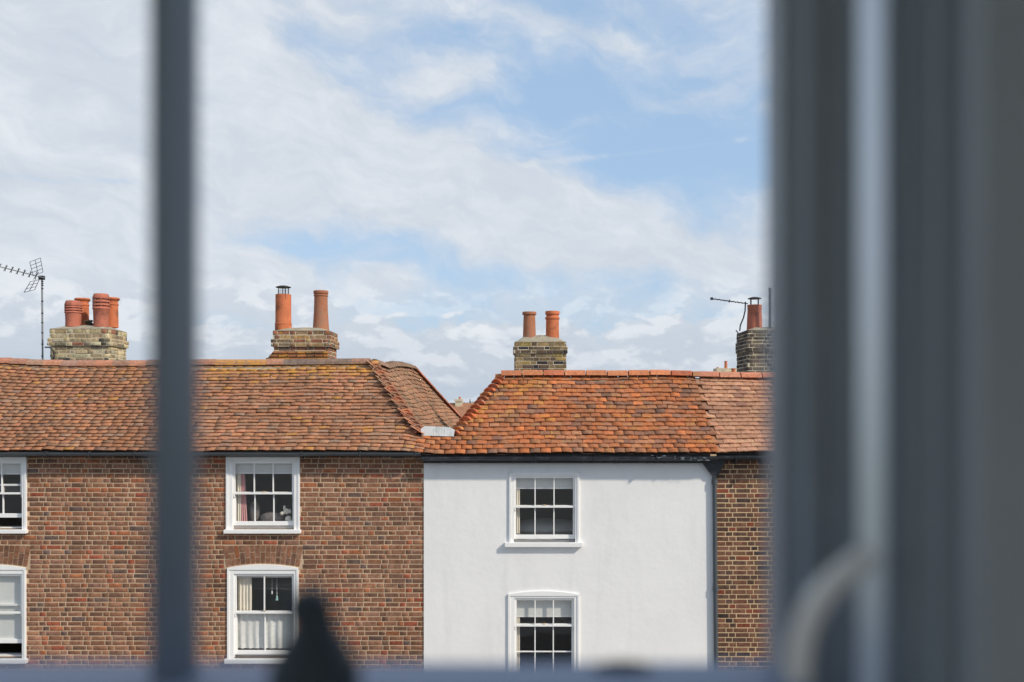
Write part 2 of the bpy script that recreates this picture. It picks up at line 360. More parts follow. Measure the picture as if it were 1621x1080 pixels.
def brick_mesh(name, m):                   # unit brick: 1 wide, 1 high, front at y=0, with worn arrises
    c = .03; cz = .09
    vs = [(-.5,.9,-.5),(.5,.9,-.5),(.5,.9,.5),(-.5,.9,.5),(-.5,.12,-.5),(.5,.12,-.5),(.5,.12,.5),(-.5,.12,.5),
          (-.5+c,0,-.5+cz),(.5-c,0,-.5+cz),(.5-c,0,.5-cz),(-.5+c,0,.5-cz)]
    fs = [(8,9,10,11),(4,5,9,8),(5,6,10,9),(6,7,11,10),(7,4,8,11),(0,1,5,4),(1,2,6,5),(2,3,7,6),(3,0,4,7)]
    mb = MB().add(vs, fs); return mb.mesh(name, m)
BRICK = brick_mesh('brick', MT['brick']); STOCK = brick_mesh('stock_brick', MT['stock'])
def tile_mesh(name, m, w=.162, l=.25, t=.015, camber=.005):
    vs = []; fs = []
    for y in (0, l):
        for i, x in enumerate((-w/2, 0, w/2)):
            zc = camber * (1 - (2*x/w)**2); vs.append((x, y, zc)); vs.append((x, y, zc - t))
    for i in range(2):
        a = i*2; b = a+2; c = a+6; d = b+6
        fs += [(a, b, d, c), (a+1, c+1, d+1, b+1), (a+1, b+1, b, a)]
    fs += [(0, 6, 7, 1), (4, 5, 11, 10)]
    return MB().add(vs, fs).mesh(name, m)
TILE = tile_mesh('roof_tile', MT['tile']); TILE_OLD = tile_mesh('old_roof_tile', MT['tile'], w=.173, camber=.003, t=.013)
def frame_mtx(o, r, u, n, sx=1, sy=1, sz=1):
    m = Matrix(((r.x*sx, u.x*sy, n.x*sz, o.x), (r.y*sx, u.y*sy, n.y*sz, o.y), (r.z*sx, u.z*sy, n.z*sz, o.z), (0, 0, 0, 1))); return m

def lay_wall(pc, x0, x1, z0, z1, holes, y, pal, prio, course=.0757, joint=.0135, depth=.03, bond='flemish', phase=0.0):
    """Flemish bond brickwork on a wall facing -y, cut round the openings"""
    z = z1 - course; row = 0
    while z > z0 - course:
        cz = z + course / 2; wz = mnoise.noise(Vector((0, 0, cz * 1.3)))
        x = x0 - random.uniform(0, .01) - (.169 if row % 2 else 0) - phase; k = 0
        while x < x1:
            stretcher = (k + row) % 2 == 0
            wd = (.225 if stretcher else .112) + random.uniform(-.008, .008)
            a, b = max(x, x0), min(x + wd - joint, x1); x += wd; k += 1
            if bond == 'stretcher': pass
            segs = [(a, b)]
            for (hx0, hx1, hz0, hz1) in holes:
                if hz0 - course * .35 < cz < hz1 + course * .35:
                    ns = []
                    for (p, q) in segs:
                        if q <= hx0 or p >= hx1: ns.append((p, q))
                        else:
                            if p < hx0: ns.append((p, hx0 - .004))
                            if q > hx1: ns.append((hx1 + .004, q))
                    segs = ns
            for p, q in segs:
                if q - p < .025: continue
                zz = cz + .006 * mnoise.noise(Vector((p * .6, 3, cz))) ; h = course - joint + random.uniform(-.004, .003)
                pr = random.uniform(-.002, .003)
                m = Matrix.Translation((.5*(p+q), y - .0045 - pr, zz)) @ Matrix.Rotation(random.uniform(-.012, .012), 4, 'Y') @ Matrix.Diagonal((q - p, depth, h, 1))
                pc.add(m, pick(pal(p, cz)), prio(.5*(p+q), cz, q - p))
        z -= course; row += 1

def wall_sheet(mb, x0, x1, z0, z1, holes, y, deep=.28):
    xs = sorted({x0, x1} | {h[i] for h in holes for i in (0, 1)}); zs = sorted({z0, z1} | {h[i] for h in holes for i in (2, 3)})
    xs = [x for x in xs if x0 <= x <= x1]; zs = [z for z in zs if z0 <= z <= z1]
    for a, b in zip(xs[:-1], xs[1:]):
        for c, d in zip(zs[:-1], zs[1:]):
            mx, mz = .5*(a+b), .5*(c+d)
            if any(h[0] < mx < h[1] and h[2] < mz < h[3] for h in holes): continue
            mb.quad((a, y, c), (b, y, c), (b, y, d), (a, y, d))
    for (a, b, c, d) in holes:
        a = max(a, x0); b = min(b, x1); c = max(c, z0); Y = y + deep
        mb.quad((a, y, c), (a, y, d), (a, Y, d), (a, Y, c)); mb.quad((b, y, c), (b, Y, c), (b, Y, d), (b, y, d))
        mb.quad((a, y, d), (b, y, d), (b, Y, d), (a, Y, d)); mb.quad((a, y, c), (a, Y, c), (b, Y, c), (b, y, c))

# ------------------------------------------------------------------ ground and far country
g = MB().quad((-900, -200, 0), (900, -200, 0), (900, 1500, 0), (-900, 1500, 0)).build('ground', MT['grassy']); tag(g, 'open ground running out to the horizon', None, None, 'structure')
g = MB().quad((-60, 3.2, .02), (60, 3.2, .02), (60, 13.6, .02), (-60, 13.6, .02)).build('road', MT['asphalt']); tag(g, 'asphalt street between the two rows of houses', None, None, 'structure')
for y0, y1 in ((.96, 3.2), (13.6, W - .02)):
    g = MB().box(-60, 60, y0, y1, .001, .13).build('pavement', MT['paving'], bevel=.01); tag(g, 'pale paved footway along the houses', None, None, 'structure')

# ------------------------------------------------------------------ roof geometry
EAVE_D = 15.56
def lerp(a, b, t): return a + (b - a) * t
def clamp(t): return max(0.0, min(1.0, t))
def interp(x, pts):
    if x <= pts[0][0]: return pts[0][1]
    for (a, b), (c, d) in zip(pts[:-1], pts[1:]):
        if x <= c: return lerp(b, d, (x - a) / (c - a))
    return pts[-1][1]
RIDGE_L = [(-10, 7.30), (-8.95, 7.315), (-8.2, 7.275), (-7.4, 7.265), (-6.2, 7.275), (-5.3, 7.285), (-4.0, 7.29), (-2.45, 7.305)]
RIDGE_R = [(-.3, 7.07), (.6, 7.075), (1.6, 7.07), (2.5, 7.085), (3.1, 7.06), (3.6, 7.04), (4.6, 7.035), (9, 7.03)]
def params(x):
    t = clamp((x + 1.75) / .5)
    ez = lerp(5.85, 5.81 if x < 1 else lerp(5.81, 5.835, clamp((x - 1) / 2.5)), t); rz = lerp(interp(x, RIDGE_L), interp(x, RIDGE_R), t); rd = lerp(17.5, 17.4, t)
    return ez, rz, rd
def front(x, v):
    ez, rz, rd = params(x)
    z = lerp(ez, rz, v); d = lerp(EAVE_D, rd, v)
    s = .018 * mnoise.noise(Vector((x * .5, v * 2.2, 0))) + .010 * mnoise.noise(Vector((x * 1.7, v * 5, 4)))
    z -= .02 * math.sin(math.pi * v)                                 # sagging rafters
    return Vector((x, d, z + s))
def fframe(fn, u, v, eu=.03, ev=.01):
    p = fn(u, v); r = (fn(u + eu, v) - fn(u - eu, v)).normalized(); up = (fn(u, v + ev) - fn(u, v - ev)).normalized()
    n = r.cross(up).normalized(); up = n.cross(r); return p, r, up, n
HL0, HL1 = Vector((-1.469, 15.907)), Vector((-2.448, 17.5))           # left hip in plan, bottom and apex
HR0, HR1 = Vector((-.937, 15.97)), Vector((-.171, 17.4))              # right hip in plan
def vlimit(x):
    """how far up the front slope tiles run at x"""
    ez, rz, rd = params(x)
    if x <= HL1.x or x >= HR1.x: return 1.0
    if x < HL0.x: d = lerp(HL0.y, HL1.y, (HL0.x - x) / (HL0.x - HL1.x))
    elif x > HR0.x: d = lerp(HR0.y, HR1.y, (x - HR0.x) / (HR1.x - HR0.x))
    else: d = 15.93
    return (d - EAVE_D) / (rd - EAVE_D)

PAL_L = [('#b27c60', 6), ('#a8775d', 6), ('#9b7861', 6), ('#b8825f', 4), ('#92745f', 3), ('#c48a68', 2), ('#a98c76', 3), ('#7a675e', 1), ('#95857a', 2), ('#cf9278', .5)]
PAL_W = [('#b36d48', 6), ('#c0754a', 5), ('#a66c4c', 6), ('#936a52', 4), ('#6e5d58', 1.2), ('#64564f', 1.0), ('#b37f5e', 3), ('#9c7159', 3), ('#d67f4f', 2.4), ('#826a5c', 2)]
PAL_R = [('#b8866a', 5), ('#c08f73', 5), ('#ad8067', 3), ('#c89a7b', 3), ('#9c7465', 1.5)]
def tilt(t, gap, gauge): return math.atan((t + gap) / gauge)
def tile_rows(pc, x0, x1, rows, pal, gauge_w=.166, old=False, lich=lambda x, v: 0.0, jit=.02, prio=lambda p: 0.0, lo=-.5):
    for r in range(rows):
        v = (r + .0) / rows; x = x0 + (gauge_w / 2 if r % 2 else 0) + random.uniform(-.01, .01)
        rw = .012 * math.sin(r * 2.1)
        while x < x1:
            lim = vlimit(x)
            if v < lim - .005:
                p, rt, up, n = fframe(front, x, v)
                wz = jit * .35 * mnoise.noise(Vector((x * 2.5, r * 3.7, 8)))
                a = random.gauss(0, jit * .6); th = -tilt(.013, .008, .088 if old else .124) - abs(random.gauss(0, jit * .6))
                m = frame_mtx(p + n * (.046 + random.uniform(-.003, .004)) + up * (wz + random.gauss(0, jit * .16)), rt, up, n) @ Matrix.Rotation(a, 4, 'Z') @ Matrix.Rotation(th, 4, 'X') @ Matrix.Rotation(random.gauss(0, jit*.8), 4, 'Y')
                c = pick(pal, .13, lich(x, v)); q = lin(pal[1][0]); bl = .30 if old else .10; q2 = lin(pal[int((min(len(pal), 6) - .01) * clamp(.5 + 1.1 * mnoise.noise(Vector((x * 2.2, r * .9, 31)))))][0]); q = tuple(.5 * (q[i] + q2[i]) * (1.04, 1, .92)[i] for i in range(3)); bl = bl + .25; c = tuple(lerp(c[i], q[i], bl) for i in range(3)) + (c[3],); big = mnoise.noise(Vector((x * .9, v * 3, 2)))
                k = 1 + (.16 if old else .2) * big; c = (c[0]*k, c[1]*k, c[2]*k, c[3])
                pc.add(m, c, prio(p))
            x += gauge_w + random.uniform(-.006, .008) * (1.8 if old else 1)

def half_round(mb_pts, t=.018, n=7, spread=100, plug=False):
    """arched strip: outer and inner arc swept from a to b with radii at either end"""
    (ra, rb, L) = mb_pts; vs = []; fs = []
    for y, rr in ((0, ra), (L, rb)):
        for q in (rr, rr - t):
            for i in range(n):
                a = R(90 + spread - 2 * spread * i / (n - 1)); vs.append((q * math.cos(a), y, q * math.sin(a)))
    o0, i0, o1, i1 = 0, n, 2*n, 3*n
    for i in range(n - 1):
        fs += [(o0+i, o0+i+1, o1+i+1, o1+i), (i0+i, i1+i, i1+i+1, i0+i+1), (o0+i, i0+i, i0+i+1, o0+i+1), (o1+i, o1+i+1, i1+i+1, i1+i)]
    fs += [(o0, o1, i1, i0), (o0+n-1, i0+n-1, i1+n-1, o1+n-1)]
    if plug: vs += [(v[0], .02, v[2]) for v in vs[i0:i0+n]]; fs.append(tuple(range(4*n, 5*n)))
    return MB().add(vs, fs)
RIDGE = half_round((.105, .105, .305), spread=88).mesh('ridge_tile', MT['tile'])
RIDGE_W = half_round((.112, .112, .352), spread=80, n=5).mesh('ridge_tile_wide', MT['tile'])
BONNET = half_round((.118, .06, .22), spread=62, t=.022, plug=True).mesh('hip_tile', MT['tile'])
def in_view(px0, px1, py0=0, py1=1060): return lambda p: (1.0 if px0 < 810.5 + p.x * F / p.y < px1 and py0 < HOR - (p.z - EYE) * F / p.y < py1 else 0.0) + random.random() * .3

# ------------------------------------------------------------------ houses
LX0, LX1 = -10.0, X(671)
HOUSE_L = empty('brick_house', (-5.5, W, 0), 'long brown brick house with sagging old pinkish tiled roof, left of the white house', 'house', 'terraced houses across the street')
HOUSE_W = empty('white_house', (.9, W, 0), 'white painted house with bright orange tiled roof between the two brick houses', 'house', 'terraced houses across the street')
HOUSE_R = empty('brick_house', (5.5, W, 0), 'brown brick house with pale pink roof tiles right of the black downpipe', 'house', 'terraced houses across the street')

# ---- openings: (x0, x1, z0, z1) in metres
def op(px0, px1, py0, py1): return (X(px0), X(px1), Z(py1), Z(py0))
WIN_A = op(-72, 43, 723, 838); WIN_B = op(358, 475, 723, 838); WIN_C = op(360, 473, 899, 1042); WIN_D = op(-71, 42, 899, 1042)
WIN_E = op(806, 917, 748, 858); WIN_F = op(804, 917, 940, 1092)
fwd = Z(1130)
PAL_B = [('#926751', 5), ('#9b6f57', 5), ('#836150', 4), ('#a0755f', 3), ('#aa6c4d', 1.8), ('#77615a', 1.0), ('#976f5c', 2), ('#80604f', 2), ('#a8604a', 1)]
PAL_BR = [('#765446', 5), ('#855d4c', 4), ('#685047', 4), ('#85624f', 2), ('#8c4f3e', 1.2), ('#4e4140', 1.5)]

def low_storey(house, x0, x1, m):
    MB().box(x0, x1, W + .002, W + 3.6, 0, 1.6).build('ground_floor_wall', m, house)

# left wall
def arch_zone(w): return (w[0] - .05, w[1] + .06, w[3] + .02, Z(862))
wl = MB(); wall_sheet(wl, LX0, LX1, 1.6, Z(718), [WIN_A, WIN_B, WIN_C, WIN_D], W)
wl.quad((LX0, W, 1.6), (LX0, W, 6.0), (LX0, W + 8, 6.0), (LX0, W + 8, 1.6))
WALL_L = wl.build('wall', MT['mortar'], HOUSE_L)
pcL = Pieces('brick', BRICK, WALL_L, 215)
lay_wall(pcL, LX0, LX1 - .004, 1.62, Z(719), [WIN_A, WIN_B, WIN_C, WIN_D, arch_zone(WIN_C), arch_zone(WIN_D)], W,
         lambda x, z: PAL_B, lambda x, z, w: (1 if w > .2 else 0) + (2 if 480 < 810.5 + x*100 < 668 and z > Z(1010) else 1 if (50 < 810.5+x*100 < 235 or 315 < 810.5 + x*100 < 355) and z > Z(1040) else 0) + random.random()*.9)
pcL.build()
low_storey(HOUSE_L, LX0, LX1, MT['mortar'])
# brick arches over the lower windows
for w in (WIN_C, WIN_D):
    n = 15; cx = .5 * (w[0] + w[1]); hw = .5 * (w[1] - w[0])
    for i in range(n):
        a = (i / n * 2 - 1); b = ((i + 1) / n * 2 - 1); j = .0085
        def bot(t): return (cx + t * (hw + .015), w[3] + .068 - .055 * t * t)
        def top(t): return (cx + t * (hw + .075), w[3] + .365 - .015 * t * t)
        split = .62 if i % 2 else .36
        for s0, s1 in ((0, split), (split, 1)):
            pts = []
            for t, s in ((a, s0), (b, s0), (b, s1), (a, s1)):
                p, q = bot(t), top(t); pts.append([lerp(p[0], q[0], s) + (j if t == a else -j), lerp(p[1], q[1], s) + (j if s == s0 else -j)])
            o = MB().prism_y([tuple(p) for p in pts], W - .009, W + .02).build('brick', MT['brick'], WALL_L); o.color = pick(PAL_B[:5])

# white wall: painted render with a slightly rounded top corner by the rainwater head
wr_x1 = X(1133)
ww = MB(); wall_sheet(ww, LX1 + .001, wr_x1, 1.6, Z(722), [WIN_E, WIN_F], W - .02, .3)
ww.quad((LX1 + .001, W - .02, 1.6), (LX1 + .001, W - .02, Z(722)), (LX1 + .001, W + .02, Z(722)), (LX1 + .001, W + .02, 1.6))
ww.quad((wr_x1, W - .02, 1.6), (wr_x1, W + .02, 1.6), (wr_x1, W + .02, Z(722)), (wr_x1, W - .02, Z(722)))
WALL_W = ww.build('wall', MT['render'], HOUSE_W); low_storey(HOUSE_W, LX1, wr_x1, MT['render'])
# right wall
RX0, RX1 = wr_x1 + .001, 9.0
wr = MB(); wall_sheet(wr, RX0, RX1, 1.6, Z(722), [], W)
wr.quad((RX1, W, 1.6), (RX1, W + 8, 1.6), (RX1, W + 8, 6.0), (RX1, W, 6.0))
WALL_R = wr.build('wall', MT['mortar_pale'], HOUSE_R)
pcR = Pieces('brick', BRICK, WALL_R, 250)
lay_wall(pcR, RX0, RX1, 1.62, Z(728), [], W, lambda x, z: PAL_BR, lambda x, z, w: (2 if x < X(1225) and z > Z(1045) else 0) + (1 if w > .2 else 0) + random.random()*.5, course=.076, joint=.0145)
pcR.build(); low_storey(HOUSE_R, RX0, RX1, MT['mortar'])

# dim rooms behind the windows
for h, x0, x1 in ((HOUSE_L, LX0 + .1, LX1 - .05), (HOUSE_W, LX1 + .05, wr_x1 - .05)):
    m = MB(); y0, y1 = W + .285, W + 3.2
    for z0, z1 in ((1.7, 3.62), (3.68, 5.72)):
        m.quad((x0, y1, z0), (x1, y1, z0), (x1, y1, z1), (x0, y1, z1)); m.quad((x0, y0, z0), (x0, y1, z0), (x0, y1, z1), (x0, y0, z1)); m.quad((x1, y0, z0), (x1, y0, z1), (x1, y1, z1), (x1, y1, z0))
        m.quad((x0, y0, z0), (x1, y0, z0), (x1, y1, z0), (x0, y1, z0)); m.quad((x0, y0, z1), (x0, y1, z1), (x1, y1, z1), (x1, y0, z1))
    m.build('room_wall', MT['interior'], h)

# ---- sash windows
def sash_window(house, hole, fr, meet, cols, rows_up, rows_low, pane_top, pane_bot, pane_l, pane_r, sill_px, sill_py, arch=0.0, wy=W, drop=0.0, lift=0.0, horn=True):
    """box frame, two sliding sashes, panes, sill; pane_* are photograph pixels at the wall"""
    x0, x1, z0, z1 = hole; pl, pr = X(pane_l), X(pane_r); zt, zb, zm = Z(pane_top), Z(pane_bot), Z(meet)
    f = MB(); y0 = wy - .018; il, ir = pl - .035, pr + .035; it, ib = zt + .035, zb - .06
    # architrave in two steps
    f.box(x0 + .001, x0 + .035, y0 - .012, wy + .10, z0, z1); f.box(x1 - .035, x1 - .001, y0 - .012, wy + .10, z0, z1)
    f.box(x0 + .035, il, y0, wy + .10, z0, z1 - .03); f.box(ir, x1 - .035, y0, wy + .10, z0, z1 - .03)
    if arch:
        n = 12; pts = [(x0 + .001, z1 - .03)] + [(lerp(x0 + .001, x1 - .001, 1), z1 - .03)]
        top = [(lerp(x1 - .001, x0 + .001, i / n), z1 + arch * (1 - (2 * i / n - 1) ** 2)) for i in range(n + 1)]
        f.prism_y(pts + top, y0 - .013, wy + .0)
    else: f.box(x0 + .001, x1 - .001, y0 - .013, wy + .10, z1 - .03, z1)
    f.box(il, ir, y0 + .001, wy + .10, it, z1 - .03)
    f.box(x0 + .002, x1 - .002, wy + .12, wy + .26, z0 + .002, z0 + .02)
    win = f.build('window', MT['white'], house, bevel=.003)
    s = MB().box(X(sill_px[0]), X(sill_px[1]), wy - .085, wy + .06, Z(sill_py[1]), Z(sill_py[0])); s.build('sill', MT['white'], win, bevel=.006)
    def sash(a, b, c, d, nc, nr, y, rails):
        m = MB(); st = .034; t, bt = rails
        m.box(a - st, a, y, y + .04, c - bt, d + t); m.box(b, b + st, y, y + .04, c - bt, d + t)
        m.box(a, b, y, y + .04, d, d + t); m.box(a, b, y, y + .04, c - bt, c)
        g = .009
        cw = (b - a) / nc; rh = (d - c) / nr
        for i in range(1, nc): m.box(a + i*cw - g, a + i*cw + g, y + .004, y + .036, c, d)
        for j in range(1, nr):
            for i in range(nc): m.box(a + i*cw + (g if i else 0), a + (i+1)*cw - (g if i < nc-1 else 0), y + .006, y + .034, c + j*rh - g, c + j*rh + g)
        so_ = m.build('sash', MT['white'], win, bevel=.002)
        for i in range(nc):
            for j in range(nr):
                MB().quad((a + i*cw + .006, y + .022, c + j*rh + .006), (a + (i+1)*cw - .006, y + .022, c + j*rh + .006),
                          (a + (i+1)*cw - .006, y + .022, c + (j+1)*rh - .006), (a + i*cw + .006, y + .022, c + (j+1)*rh - .006)).build('pane', MT['glass'], win)
    sash(pl, pr, zm + .012 - drop, zt - drop, cols, rows_up, wy + .006, (.034, .03))
    sash(pl, pr, zb + lift, zm - .012 + lift, cols, rows_low, wy + .048, (.03, .065))
    if horn:
        h = MB()
        for xx in (pl - .028, pr + .006): h.box(xx, xx + .022, wy + .008, wy + .043, zm - .065 - drop, zm - .018 - drop)
        h.build('sash_horn', MT['white'], win, bevel=.004)
    MB().box(.5*(pl+pr) - .02, .5*(pl+pr) + .02, wy + .01, wy + .046, zm + .013 - drop, zm + .03 - drop).build('sash_lock', MT['mortar_pale'], win)
    return win
sash_window(HOUSE_L, WIN_A, 0, 781, 3, 1, 1, 734, 826, -58, 32, (-74, 45), (838, 844), lift=.125)
sash_window(HOUSE_L, WIN_B, 0, 781, 3, 1, 1, 734, 826, 372, 462, (356, 477), (838, 844))
sash_window(HOUSE_L, WIN_C, 0, 970, 2, 1, 1, 912, 1031, 374, 462, (357, 476), (1042, 1049), arch=.055)
sash_window(HOUSE_L, WIN_D, 0, 970, 2, 1, 1, 912, 1024, -57, 32, (-74, 45), (1042, 1049), arch=.055, lift=.11)
sash_window(HOUSE_W, WIN_E, 0, 802, 3, 1, 1, 757, 847, 817, 907, (799, 922), (858, 865), wy=W - .02)
sash_window(HOUSE_W, WIN_F, 0, 990, 3, 1, 2, 950, 1074, 818, 905, (799, 922), (1092, 1100), arch=.05, wy=W - .02)
# extra horizontal bars where the left upper window stands half open
# ---- things behind the panes
def pleated(name, m, x0, x1, z0, z1, y, n, amp, label, cat, group, flare=0.0):
    mb = MB(); N_ = n * 6; vs = []
    rows = 5
    for j in range(rows + 1):
        t = j / rows; z = lerp(z1, z0, t)
        for i in range(N_ + 1):
            u = i / N_; x = lerp(x0, x1, u) + flare * t * (u); yy = y + amp * math.sin(u * n * 2 * math.pi + .6 * math.sin(3 * t)) * (.6 + .4 * t) + .3 * amp * math.sin(u * n * 5.1)
            vs.append((x, yy, z + (.004 * math.sin(u * n * 12) if j == rows else 0)))
    fs = [(j*(N_+1)+i, (j+1)*(N_+1)+i, (j+1)*(N_+1)+i+1, j*(N_+1)+i+1) for j in range(rows) for i in range(N_)]
    o = mb.add(vs, fs).build(name, m); return tag(o, label, cat, group)
def blind(px0, px1, py0, py1, label, wy=W):
    r = empty('roller_blind', (X(.5*(px0+px1)), wy + .12, Z(py0)), label, 'blind', 'pale roller blinds in the sash windows')
    MB().box(X(px0), X(px1), wy + .091, wy + .093, Z(py1), Z(py0)).build('fabric', MT['blind'], r)
    MB().box(X(px0), X(px1), wy + .0895, wy + .096, Z(py1) - .018, Z(py1) + .001).build('bottom_bar', MT['white'], r)
blind(-60, 36, 730, 750, 'pale roller blind in the upper window at the left edge of the brick house')
blind(370, 464, 730, 749, 'short pale roller blind above the plush toy window')
blind(-60, 36, 908, 1014, 'long pale blind filling the lower window at the left edge')
blind(815, 909, 752, 773, 'short pale roller blind in upper window of the white house')
blind(816, 907, 944, 977, 'deep pale roller blind in lower window of the white house')
blind(371, 465, 908, 914, 'fully raised thin blind above the lace café curtain')
CG = 'curtains in the house windows'
pleated('curtain', MT['curtain'], X(371), X(378), Z(830), Z(749), W + .125, 2, .012, 'cream curtain edge beside pink curtain, brick house upper window', 'curtain', CG)
pleated('curtain', MT['pink'], X(377), X(384), Z(830), Z(749), W + .13, 3, .014, 'dusty pink curtain in upper window of the brick house', 'curtain', CG, flare=.04)
pleated('curtain', MT['curtain'], X(373), X(395), Z(970), Z(912), W + .125, 4, .02, 'cream pleated curtain left of the hanging teal ornament', 'curtain', CG)
pleated('curtain', MT['lace'], X(371), X(466), Z(1029), Z(973), W + .108, 8, .012, 'white lace café curtain across lower half of the brick house window', 'curtain', CG)
pleated('curtain', MT['curtain'], X(816), X(823), Z(846), Z(775), W + .105, 2, .012, 'narrow cream curtain in upper window of the white house', 'curtain', CG)
pleated('curtain', MT['curtain'], X(817), X(823), Z(1080), Z(978), W + .105, 2, .012, 'narrow cream curtain in lower window of the white house', 'curtain', CG)
# cushions and the plush toy on the inside sill
def soft(name, m, c, r, label, cat): return tag(MB().ellip(c, r, 16, 10).build(name, m, None, True), label, cat)
MB_ = MB().box(X(360), X(474), W + .10, W + .27, Z(838), Z(829)); MB_.build('inner_sill', MT['white'], HOUSE_L)
soft('cushion', MT['plaid'], (X(397), W + .24, Z(812)), (.09, .05, .16), 'grey patterned cushion standing behind the pink curtain', 'cushion')
soft('cushion', MT['plaid'], (X(425), W + .26, Z(822)), (.2, .08, .09), 'low crumpled grey cushion in the middle of the upper window', 'cushion')
toy = empty('plush_toy', (X(452), W + .15, Z(829)), 'cream plush dog toy sitting behind the bottom right pane', 'toy')
tb = MB(); tb.ellip((X(453), W + .16, Z(824)), (.055, .04, .06)); tb.ellip((X(458), W + .14, Z(827)), (.03, .03, .025)); tb.build('body', MT['plush'], toy, True)
tb = MB(); tb.ellip((X(450), W + .15, Z(811)), (.052, .045, .048)); tb.ellip((X(444), W + .13, Z(814)), (.036, .03, .03)); tb.build('head', MT['plush'], toy, True)
for px, py in ((456, 811), (447, 805)): MB().ellip((X(px), W + .14, Z(py)), (.022, .015, .034)).build('ear', MT['plush'], toy, True)
for px in (447, 456): MB().ellip((X(px), W + .13, Z(828.5)), (.02, .03, .014)).build('leg', MT['plush'], toy, True)
orn = empty('hanging_ornament', (X(435), W + .14, Z(912)), 'small pale teal figure on a string behind the lower brick house window', 'ornament')
MB().tube((X(435), W + .14, Z(914)), (X(435), W + .14, Z(942)), .0025, n=5).build('string', MT['lace'], orn)
MB().lathe(X(435), W + .14, [(.022, Z(953)), (.016, Z(948)), (.006, Z(944))], 10).build('dress', MT['teal'], orn); MB().ellip((X(435), W + .14, Z(942)), (.009, .009, .011), 8, 6).build('head', MT['blind'], orn, True)
cord = MB(); cord.tube((X(427), W + .15, Z(914)), (X(427), W + .15, Z(938)), .0025, n=5); cord.lathe(X(427), W + .15, [(.004, Z(944)), (.013, Z(942)), (.013, Z(940)), (.004, Z(938))], 8)
tag(cord.build('blind_cord', MT['blind']), 'pale blind pull cord hanging left of the teal ornament', 'cord')
# beds and shapes faintly seen in the white house rooms
tag(MB().ellip((X(868), W + 1.2, Z(850)), (.7, .5, .16), 20, 10).build('bed', MT['blind'], None, True), 'pale bed covers low behind the white house upper window', 'bed')

# ---- roofs
def slab(mb, a, b, c, d): mb.quad(a, b, c, d)
def front_under(mb, x0, x1, nx, nv=8):
    base = len(mb.v); vs = []; fs = []
    for i in range(nx + 1):
        x = lerp(x0, x1, i / nx); lim = vlimit(x)
        for j in range(nv + 1):
            vs.append(front(x, lim * j / nv))
    fs = [(i*(nv+1)+j, (i+1)*(nv+1)+j, (i+1)*(nv+1)+j+1, i*(nv+1)+j+1) for i in range(nx) for j in range(nv)]
    mb.add(vs, fs)
# left house: front slope, back slope and the wing running away from the street
YB1, YB2 = 24.8, 29.6
WR = [(17.5, 7.305), (18.2, 7.31), (19.05, 7.30), (20.3, 7.40), (22.1, 7.47), (23.6, 7.50), (24.8, 7.50)]   # wobbling ridge of the wing
VALX, VALZ = -1.43, 6.10
def side(y, v):                            # right-hand slope of the wing: v = 0 at the valley, 1 at the ridge
    z1 = interp(y, WR); xr = -2.448
    x = lerp(VALX, xr, v); z = lerp(VALZ, z1, v) - .05 * math.sin(math.pi * v) + .03 * mnoise.noise(Vector((y * .55, v * 2, 11)))
    return Vector((x, y, z))
ru = MB(); front_under(ru, LX0, -1.45, 60)
ru.quad((LX0, 17.5, 7.27), (-2.448, 17.5, 7.27), (-2.448, 19.35, 5.85), (LX0, 19.35, 5.85))
vs = []; fs = []; ny, nv = 30, 6
for i in range(ny + 1):
    for j in range(nv + 1):
        v = j / nv; ya = lerp(HL0.y, HL1.y, v); yb = lerp(YB2, YB1, v); vs.append(side(lerp(ya, yb, i / ny), v) - Vector((.01, 0, .01)))
ru.add(vs, [(i*(nv+1)+j, (i+1)*(nv+1)+j, (i+1)*(nv+1)+j+1, i*(nv+1)+j+1) for i in range(ny) for j in range(nv)])
ru.quad((-2.448, 17.5, 7.28), (-2.448, YB1, 7.47), (-3.9, YB2, 5.9), (-3.9, 17.5, 5.9))
ru.add([(VALX, YB2, VALZ), (-3.9, YB2, 5.9), (-2.448, YB1, 7.48)], [(0, 1, 2)])
ROOF_L = ru.build('roof', MT['under'], HOUSE_L)
def lich_l(x, v):
    px = 810.5 + x * 92
    s = .52 * clamp((v - .62) / .3) ** .6 * (1.0 if 320 < px < 680 else .72)
    if v > .8 and random.random() < .25: s += .12
    s = max(s, .34 * clamp((v - .35) / .4))
    if random.random() < .035: s = .52
    return s
tp = Pieces('roof_tile', TILE_OLD, ROOF_L, 300)
tile_rows(tp, LX0, -1.42, 26, PAL_L, .168, old=True, lich=lich_l, jit=.026, prio=in_view(315, 670, 590, 712))
# wing slope tiles
nr = 15
for r in range(nr):
    v = r / nr; ya = lerp(HL0.y, HL1.y, v); yb = lerp(YB2, YB1, v); y = ya + (.08 if r % 2 else 0)
    while y < yb:
        p = side(y, v); rt = (side(y - .05, v) - side(y + .05, v)).normalized(); up = (side(y, v + .02) - side(y, v - .02)).normalized()
        rt = (side(y + .05, v) - side(y - .05, v)).normalized(); n = rt.cross(up).normalized(); up = n.cross(rt)
        c = pick([('#b88264', 4), ('#a87f65', 5), ('#9c7f68', 4), ('#c99070', 2), ('#8c735f', 2), ('#b38c6c', 2)], .13, .06)
        tp.add(frame_mtx(p + n * (.042 + random.uniform(-.004, .006)) + up * random.gauss(0, .008), rt, up, n) @ Matrix.Rotation(random.gauss(0, .03), 4, 'Z') @ Matrix.Rotation(-R(12) - abs(random.gauss(0, .03)), 4, 'X'), c, -1)
        y += .168 + random.uniform(-.006, .008)
tp.build()
